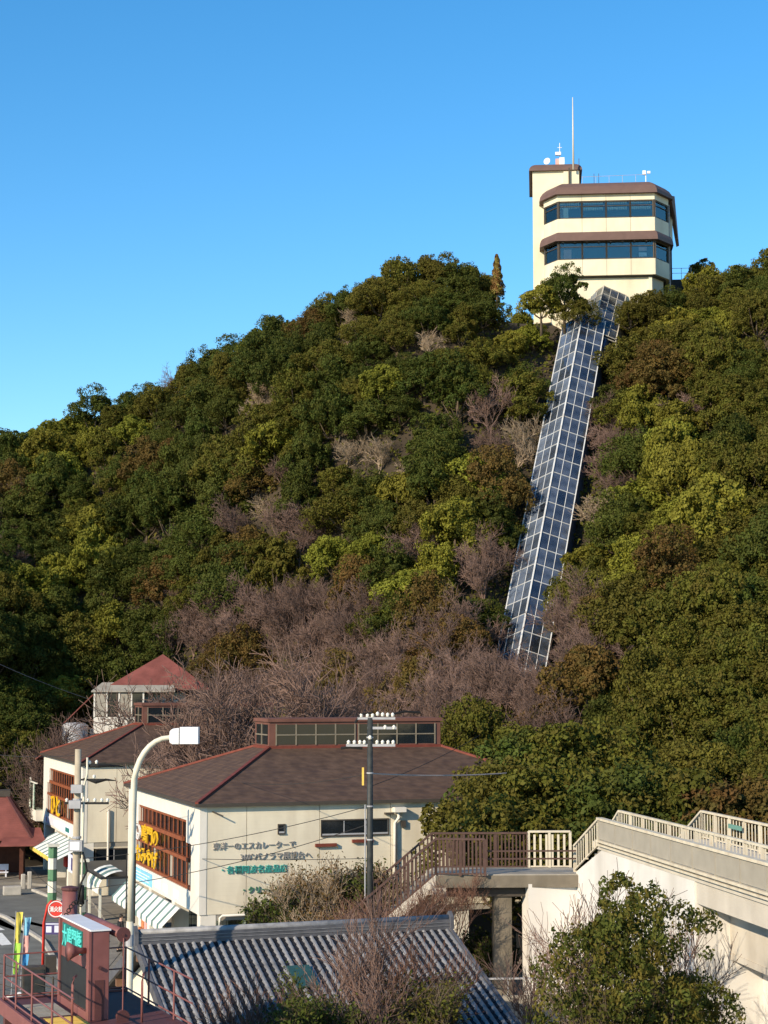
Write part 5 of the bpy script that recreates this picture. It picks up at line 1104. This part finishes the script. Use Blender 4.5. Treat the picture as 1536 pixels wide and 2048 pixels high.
# ---------------------------------------------------------------- person on the pavement
def person(loc_, rz, label):
    r = thing('person', label, 'person', loc_, rz)
    def skin(name, V, E, rad, m, sub=2):
        me = bpy.data.meshes.new(name); me.from_pydata(V, E, []); o = link(name, me, m, r)
        md = o.modifiers.new('skin', 'SKIN')
        for i, x in enumerate(rad): me.skin_vertices[0].data[i].radius = (x if hasattr(x, '__len__') else (x, x))
        me.skin_vertices[0].data[0].use_root = True
        s = o.modifiers.new('sub', 'SUBSURF'); s.levels = s.render_levels = sub; return o
    # body: pelvis root, spine, head, arms hanging, legs mid-stride
    V = [(0, 0, .93), (0, .01, 1.15), (0, .02, 1.38), (0, .01, 1.49), (0, -.02, 1.60), (0, -.03, 1.71), (.18, .02, 1.40), (.25, .03, 1.13), (.24, -.07, .90), (-.18, .02, 1.40), (-.25, .0, 1.13), (-.24, -.1, .90),
         (.09, 0, .86), (.1, -.08, .48), (.1, -.02, .07), (.1, -.16, .03), (-.09, 0, .86), (-.1, .05, .48), (-.1, .2, .1), (-.1, .08, .03)]
    E = [(0, 1), (1, 2), (2, 3), (3, 4), (4, 5), (2, 6), (6, 7), (7, 8), (2, 9), (9, 10), (10, 11), (0, 12), (12, 13), (13, 14), (14, 15), (0, 16), (16, 17), (17, 18), (18, 19)]
    Rd = [(.15, .11), (.15, .10), (.16, .10), .055, (.078, .092), (.06, .075), .07, .05, .034, .07, .05, .034, .095, .065, .042, .036, .095, .065, .042, .036]
    skin('body', V, E, Rd, MT['skin'])
    skin('jacket', [(0, 0, .88), (0, .01, 1.15), (0, .02, 1.39), (0, .01, 1.46), (.19, .02, 1.40), (.255, .03, 1.13), (.245, -.06, .93), (-.19, .02, 1.40), (-.255, .0, 1.13), (-.245, -.09, .93)],
         [(0, 1), (1, 2), (2, 3), (2, 4), (4, 5), (5, 6), (2, 7), (7, 8), (8, 9)], [(.19, .145), (.185, .135), (.19, .13), .075, .09, .07, .055, .09, .07, .055], MT['jacket'])
    skin('trousers', [(0, 0, .95), (.09, 0, .86), (.1, -.08, .48), (.1, -.02, .10), (-.09, 0, .86), (-.1, .05, .48), (-.1, .2, .13)], [(0, 1), (1, 2), (2, 3), (0, 4), (4, 5), (5, 6)], [(.16, .12), .115, .085, .065, .115, .085, .065], MT['trousers'])
    h = MB(); 
    h.lathe([(.01, 1.785), (.06, 1.775), (.09, 1.73), (.098, 1.68), (.09, 1.62)], 12, (0, -.01, 0)); part('hair', h, MT['hair'], r, True)
    part('nose', MB().loft([[(-.012, -.125, 1.62), (.012, -.125, 1.62), (0, -.10, 1.665)], [(-.012, -.08, 1.62), (.012, -.08, 1.62), (0, -.08, 1.67)]]), MT['skin'], r)
    for sx in (-1, 1):
        part('ear', MB().lathe([(.005, -.03), (.018, -.01), (.018, .015), (.005, .03)], 6, (sx * .09, -.02, 1.645)), MT['skin'], r)
        part('eye', MB().lathe([(.002, -.008), (.009, 0), (.002, .008)], 6, (sx * .032, -.108, 1.66)), MT['black'], r)
        hx_, hy_, hz_ = sx * .243, (-.07 if sx > 0 else -.1), .90; hm = MB()
        hm.tube([(hx_, hy_, hz_ + .02), (hx_, hy_ - .01, hz_ - .05), (hx_, hy_ - .015, hz_ - .09)], [.03, .042, .036], 8)
        for k, ln in enumerate((.07, .085, .08, .06)):
            yy = hy_ - .045 + k * .02; hm.tube([(hx_, yy, hz_ - .08), (hx_ - sx * .006, yy - .004, hz_ - .08 - ln * .6), (hx_ - sx * .02, yy - .004, hz_ - .08 - ln)], [.0095, .009, .007], 6)
        hm.tube([(hx_ - sx * .01, hy_ - .04, hz_ - .03), (hx_ - sx * .02, hy_ - .075, hz_ - .06), (hx_ - sx * .025, hy_ - .08, hz_ - .1)], [.012, .011, .008], 6)
        part('hand', hm, MT['skin'], r, True)
        fy, fz = (-.05, 0) if sx > 0 else (.13, .01)
        part('shoe', MB().loft([[(sx * .1 - .045, fy + .1, fz), (sx * .1 + .045, fy + .1, fz), (sx * .1 + .04, fy + .1, fz + .1), (sx * .1 - .04, fy + .1, fz + .1)], [(sx * .1 - .05, fy - .05, fz), (sx * .1 + .05, fy - .05, fz), (sx * .1 + .04, fy - .05, fz + .09), (sx * .1 - .04, fy - .05, fz + .09)], [(sx * .1 - .04, fy - .17, fz), (sx * .1 + .04, fy - .17, fz), (sx * .1 + .03, fy - .16, fz + .04), (sx * .1 - .03, fy - .16, fz + .04)]]), MT['black'], r)
    return r
pp = onz(241, 1903, .13); person((pp.x, pp.y, .13), R(120), 'person in a black jacket and grey trousers walking past the shopfront')
# goods under the first awning
gd = thing('goods_stand', 'orange and white goods stand under the green striped awning', 'display stand', tuple(loc(.2, 10.5, .0)), PHI)
for i in range(4):
    for k in range(3): bx('shelf_goods', gd, MT[['orange_goods', 'awning_white', 'pink_cloth'][(i + k) % 3]], -.3, .1, i * .75, i * .75 + .6, .3 + k * .5, .7 + k * .5)
bx('stand_frame', gd, MT['white_wall'], .11, .2, -.1, 3.0, 0, 1.9)

# ---------------------------------------------------------------- garden and street plants
def sprig(seed, height, spread, rad, levels, kids, mleaf, mtwig, leaf, per, twig=.012, up=.3, stems=3, clump=.16):
    """branching shrub with leaves carried along its outer twigs"""
    t, c = bare(seed, height, spread, rad, levels, kids, mtwig, twig, 3, up, stems)
    r = np.random.default_rng(seed); co = np.empty(len(c.vertices) * 3); c.vertices.foreach_get('co', co); co = co.reshape(-1, 3)
    pick = co[r.integers(0, len(co), per)]; cen = pick + r.normal(size=(per, 3)) * clump
    nr = unit(r.normal(size=(per, 3)) + np.array([-.2, -.25, .7]))
    lv = leaf_mesh('foliage', cen, nr, leaf * r.uniform(.6, 1.3, per), mleaf, .5, r)
    return t, c, lv
NM = ('trunk', 'branches', 'foliage', 'crown')
def put(name, meshes, px, Y, z, rz, s, label, cat, group=None, names=NM):
    x = (px - 768) * Y / 3500
    return plant_tree(name, meshes, (x, Y, z), rz, (s, s, s), label, cat, group, names[:len(meshes)])
bt, bc, bl = sprig(101, 5.3, .58, .08, 4, (7, 5, 4, 3), MT['leaf_near'], MT['bark'], .075, 8000, .009, .40, 4, .15)
gc, gn = crown_points(106, 2.35, 5.0, 1.5, 22, 26, 24, .8); r7 = np.random.default_rng(9)
big = (bt, bc, bl, leaf_mesh('crown', gc, gn, r7.uniform(.045, .088, len(gc)), MT['leaf_near'], .5, r7))
gt = put('garden_tree', big, 1240, 46.5, 1.0, .4, 1.18, 'leafy evergreen garden tree in front of the white abutment wall', 'tree')
gt.scale = (.95, .95, 1.12)
b6 = sprig(104, 4.2, .6, .05, 4, (6, 5, 4, 4), MT['leaf_near'], MT['bark'], .07, 5200, .010, .4, 4, .12)
gt2 = put('garden_tree', big, 1350, 48.2, .2, 2.6, .8, 'second leafy evergreen garden tree shading the wall under the footbridge girder', 'tree')
b2 = sprig(102, 4.6, .8, .06, 4, (6, 5, 5, 4), MT['leaf_near'], MT['bark'], .072, 16000, .009, .3, 6, .13)
put('garden_shrub', b6, 1140, 46, .4, 1.2, .95, 'dense shrub filling the ground below the white abutment wall', 'shrub', None)
put('garden_shrub', b2, 1300, 44.0, -.8, 2.2, .8, 'dense shrub against the shaded wall under the footbridge girder', 'shrub', None)
put('garden_shrub', b6, 1055, 50, -.4, 3.0, .75, 'dense shrub at the corner of the tiled roof and the abutment', 'shrub', None)
b3 = sprig(103, 3.9, .75, .06, 4, (6, 5, 5, 4), MT['leaf_dark'], MT['bark'], .07, 15000, .009, .3, 5, .13)
put('garden_shrub', b3, 630, 48.5, 2.2, .3, .8, 'dark evergreen shrub leaning over the lower tiled roof', 'shrub', None)
put('garden_shrub', b3, 560, 48, 1.2, 1.3, .75, 'low dark evergreen shrub below the tiled eave', 'shrub', None)
put('garden_shrub', b6, 880, 49.5, 1.6, 2.9, 1.0, 'olive green shrub standing before the middle of the tiled roof', 'shrub', None)
tw1 = [bare(111 + i, 4.8, .6, .045, 4, (5, 4, 4, 3), MT['twig_red'], .009, 3, .55, 6) for i in range(2)]
tw2 = [bare(121 + i, 6.8, .62, .075, 4, (7, 5, 4, 4), MT['twig'], .010, 3, .5, 1) for i in range(2)]
BN = ('trunk', 'branches')
for i, (px, Y, z, s, lab) in enumerate([(560, 50, 1.4, .85, 'bare reddish shrub before the tiled roof near the skylight'), (800, 51, 2.2, .95, 'bare reddish shrub before the tiled roof ridge by the stairs'),
        (480, 49, .8, .8, 'bare reddish shrub at the lower edge of the tiled roof')]):
    put('bare_shrub', tw1[i % 2], px, Y, z, i * 1.3, s, lab, 'shrub', 'bare shrubs round the tiled house', BN)
put('bare_cherry', tw2[1], 660, 50.5, 1.6, 1.7, 1.0, 'bare thin cherry tree before the tile ridge below the hedge', 'bare tree', None, BN)
put('bare_cherry', tw2[0], 735, 49.5, 1.2, .7, .95, 'bare thin cherry tree rising before the tiled roof', 'bare tree', None, BN)
put('bare_cherry', tw2[1], 1105, 53, .8, 2.0, 1.15, 'tall bare tree with thin trunk before the footbridge landing', 'bare tree', None, BN)
put('bare_cherry', tw2[0], 1055, 54, .8, 3.4, .95, 'bare tree leaning beside the concrete landing column', 'bare tree', None, BN)
put('bare_cherry', tw2[1], 1215, 48, 1.6, 4.4, .95, 'bare sapling showing pale against the white abutment', 'bare tree', None, BN)
put('bare_cherry', tw2[0], 1400, 50, 1.5, 5.2, 1.0, 'bare sapling before the footbridge girder', 'bare tree', None, BN)
# hedge between the tiled house and the lettered wall
b4 = sprig(131, 3.6, .7, .05, 4, (6, 5, 4, 4), MT['leaf_russet'], MT['twig_pale'], .055, 4200, .010, .45, 6, .14)
for i, (px, Y, z, s, lab) in enumerate([(620, 72, 1.9, 1.15, 'brown leaved hedge shrub against the lettered wall by the cream lettering'), (690, 73, 2.1, 1.25, 'tall brown twiggy hedge shrub against the lettered wall by the dark pole'), (770, 72, 1.8, 1.1, 'brown hedge shrub between the dark pole and the stair'), (655, 70, 1.3, 1.0, 'low brown hedge shrub behind the tile ridge')]):
    put('hedge_shrub', b4, px, Y, z, i * 1.9, s, lab, 'shrub', 'hedge shrubs by the lettered wall')
b5 = sprig(132, 2.9, .6, .05, 4, (6, 5, 4, 4), MT['leaf_dark'], MT['bark'], .085, 3600, .010, .4, 4, .14)
put('hedge_shrub', b5, 575, 71.5, 2.2, .5, 1.05, 'glossy evergreen hedge shrub covering the end of the green lettering', 'shrub', None)
put('hedge_shrub', b5, 735, 73, 3.0, 1.5, 1.1, 'glossy evergreen hedge shrub beside the dark pole', 'shrub', None)
for i, (px, Y, z, s) in enumerate([(760, 67.8, 1.6, .85), (815, 68, 2.2, .8), (900, 69.0, 3.0, .7)]):
    put('climbing_shrub', tw1[i % 2], px, Y, z, i * 2.1, s, 'bare reddish brown climber grown through the picket rails of the stair', 'shrub', 'climbers on the stair rails', BN)
put('hedge_shrub', b5, 960, 72.5, .6, 2.5, 1.0, 'green shrub growing under the footbridge landing', 'shrub', None)
# trees between the shop's right end and the footbridge
for i, (px, Y, z, s, kd, lab) in enumerate([(1020, 76, 2.2, 1.25, 'olive', 'olive evergreen tree hiding the right end of the lettered wall'), (985, 79.5, 4.0, 1.1, 'olive', 'olive evergreen tree standing against the shop roof end'), (1110, 78, 3.2, 1.3, 'olive', 'broad olive evergreen tree behind the footbridge landing'),
        (1210, 77, 3.0, 1.3, 'dark', 'dark evergreen tree behind the footbridge stair'), (1310, 77, 3.2, 1.3, 'olive', 'olive evergreen tree behind the cream footbridge railing'), (1420, 76, 3.4, 1.2, 'russet', 'russet tree behind the far footbridge railing'), (1510, 76, 3.6, 1.2, 'russet', 'rust coloured tree beyond the green footbridge sign'), (1060, 84, 4.0, 1.3, 'dark', 'dark evergreen tree above the shop roof end'), (1160, 84, 5, 1.3, 'olive', 'olive evergreen tree above the footbridge landing')]):
    c = rr.choice(NEAR[kd]); put('evergreen_tree' if kd != 'russet' else 'russet_tree', c, px, Y, z, i * 1.1, s, lab, 'tree', None, ('trunk', 'crown'))
# bare cherries between and behind the shops
ch = [bare(141 + i, 13.0, .80, .17, 5, (9, 6, 5, 5, 4), MT['twig'], .021, 3, .22, 1) for i in range(2)]
for i, (a, b, s, lab) in enumerate([(4.5, 24.5, .85, 'large bare cherry tree standing between the two souvenir shops'), (8.0, 25, 1.0, 'large bare cherry tree behind the brown shop roof'), (13, 26, .95, 'bare cherry tree behind the shop clerestory'), (10.5, 51.5, .95, 'bare cherry tree before the red pyramid roof'), (15, 51.5, .9, 'bare cherry tree at the end of the rear clerestory')]):
    q = loc(a, b); plant_tree('cherry_tree', ch[i % 2], (q.x, q.y, 0), i * 2.0, (s * 1.2, s * 1.2, s * 1.38), lab, 'bare tree', 'bare cherry trees by the shops', BN)
q = at(105, 1500, 128); plant_tree('cherry_tree', ch[0], (q.x, 128, -.2), 1.0, (.8, .8, .95), 'bare cherry tree beside the turret house and the dark wood', 'bare tree', 'bare cherry trees by the shops', BN)
# roadside bush by the red sign
put('roadside_bush', b5, 112, 66, .0, .4, .62, 'small green bush beside the red sign pole', 'shrub', None)

# bare trees standing before the foot of the escalator tube
for i, (px, Y, py, s) in enumerate([(1010, 113, 1450, .9), (1050, 111, 1480, .85), (1160, 112, 1400, 1.0), (980, 116, 1400, .95), (1190, 116, 1340, .9), (1100, 110, 1470, .85)]):
    q = at(px, py, Y); gz = float(Hs(q.x, Y)[0]); plant_tree('bare_tree', BARE[i % 3], (q.x, Y, max(gz - .3, q.z - 2.0)), i * 1.4, (s, s, s * 1.1), 'leafless purplish tree before the foot of the glass tube', 'bare tree', 'bare trees before the tube foot', BN)

# a few more bare trees filling the bank above the rear shop
def hit(px, py):
    d = at(px, py, 1.0) - Vector((0, 0, CAMZ)); Y = np.arange(100, 170, .5); z = CAMZ + d.z * Y; g_ = Hs(d.x * Y, Y); k_ = np.argmax(g_ > z); return d.x * Y[k_], Y[k_], g_[k_]
for i, (px, py) in enumerate([(372, 1245), (400, 1285), (425, 1230), (385, 1320), (440, 1300), (350, 1290), (415, 1345), (460, 1260)]):
    x_, y_, z_ = hit(px, py); s = .8 + .05 * (i % 4)
    if i % 3 == 2: plant_tree('evergreen_tree', T0['dark'][i % 4], (x_, y_, z_ - .3), i * 1.2, (s * .8, s * .8, s * .8), 'small dark evergreen on the steep bank above the red pyramid roof', 'tree', 'small evergreens on the steep bank')
    else: plant_tree('bare_tree', BARE[i % 3], (x_, y_, z_ - .2), i * 1.7, (s, s, s), 'leafless tree on the steep bank above the red pyramid roof', 'bare tree', 'bare trees on the steep bank', BN)
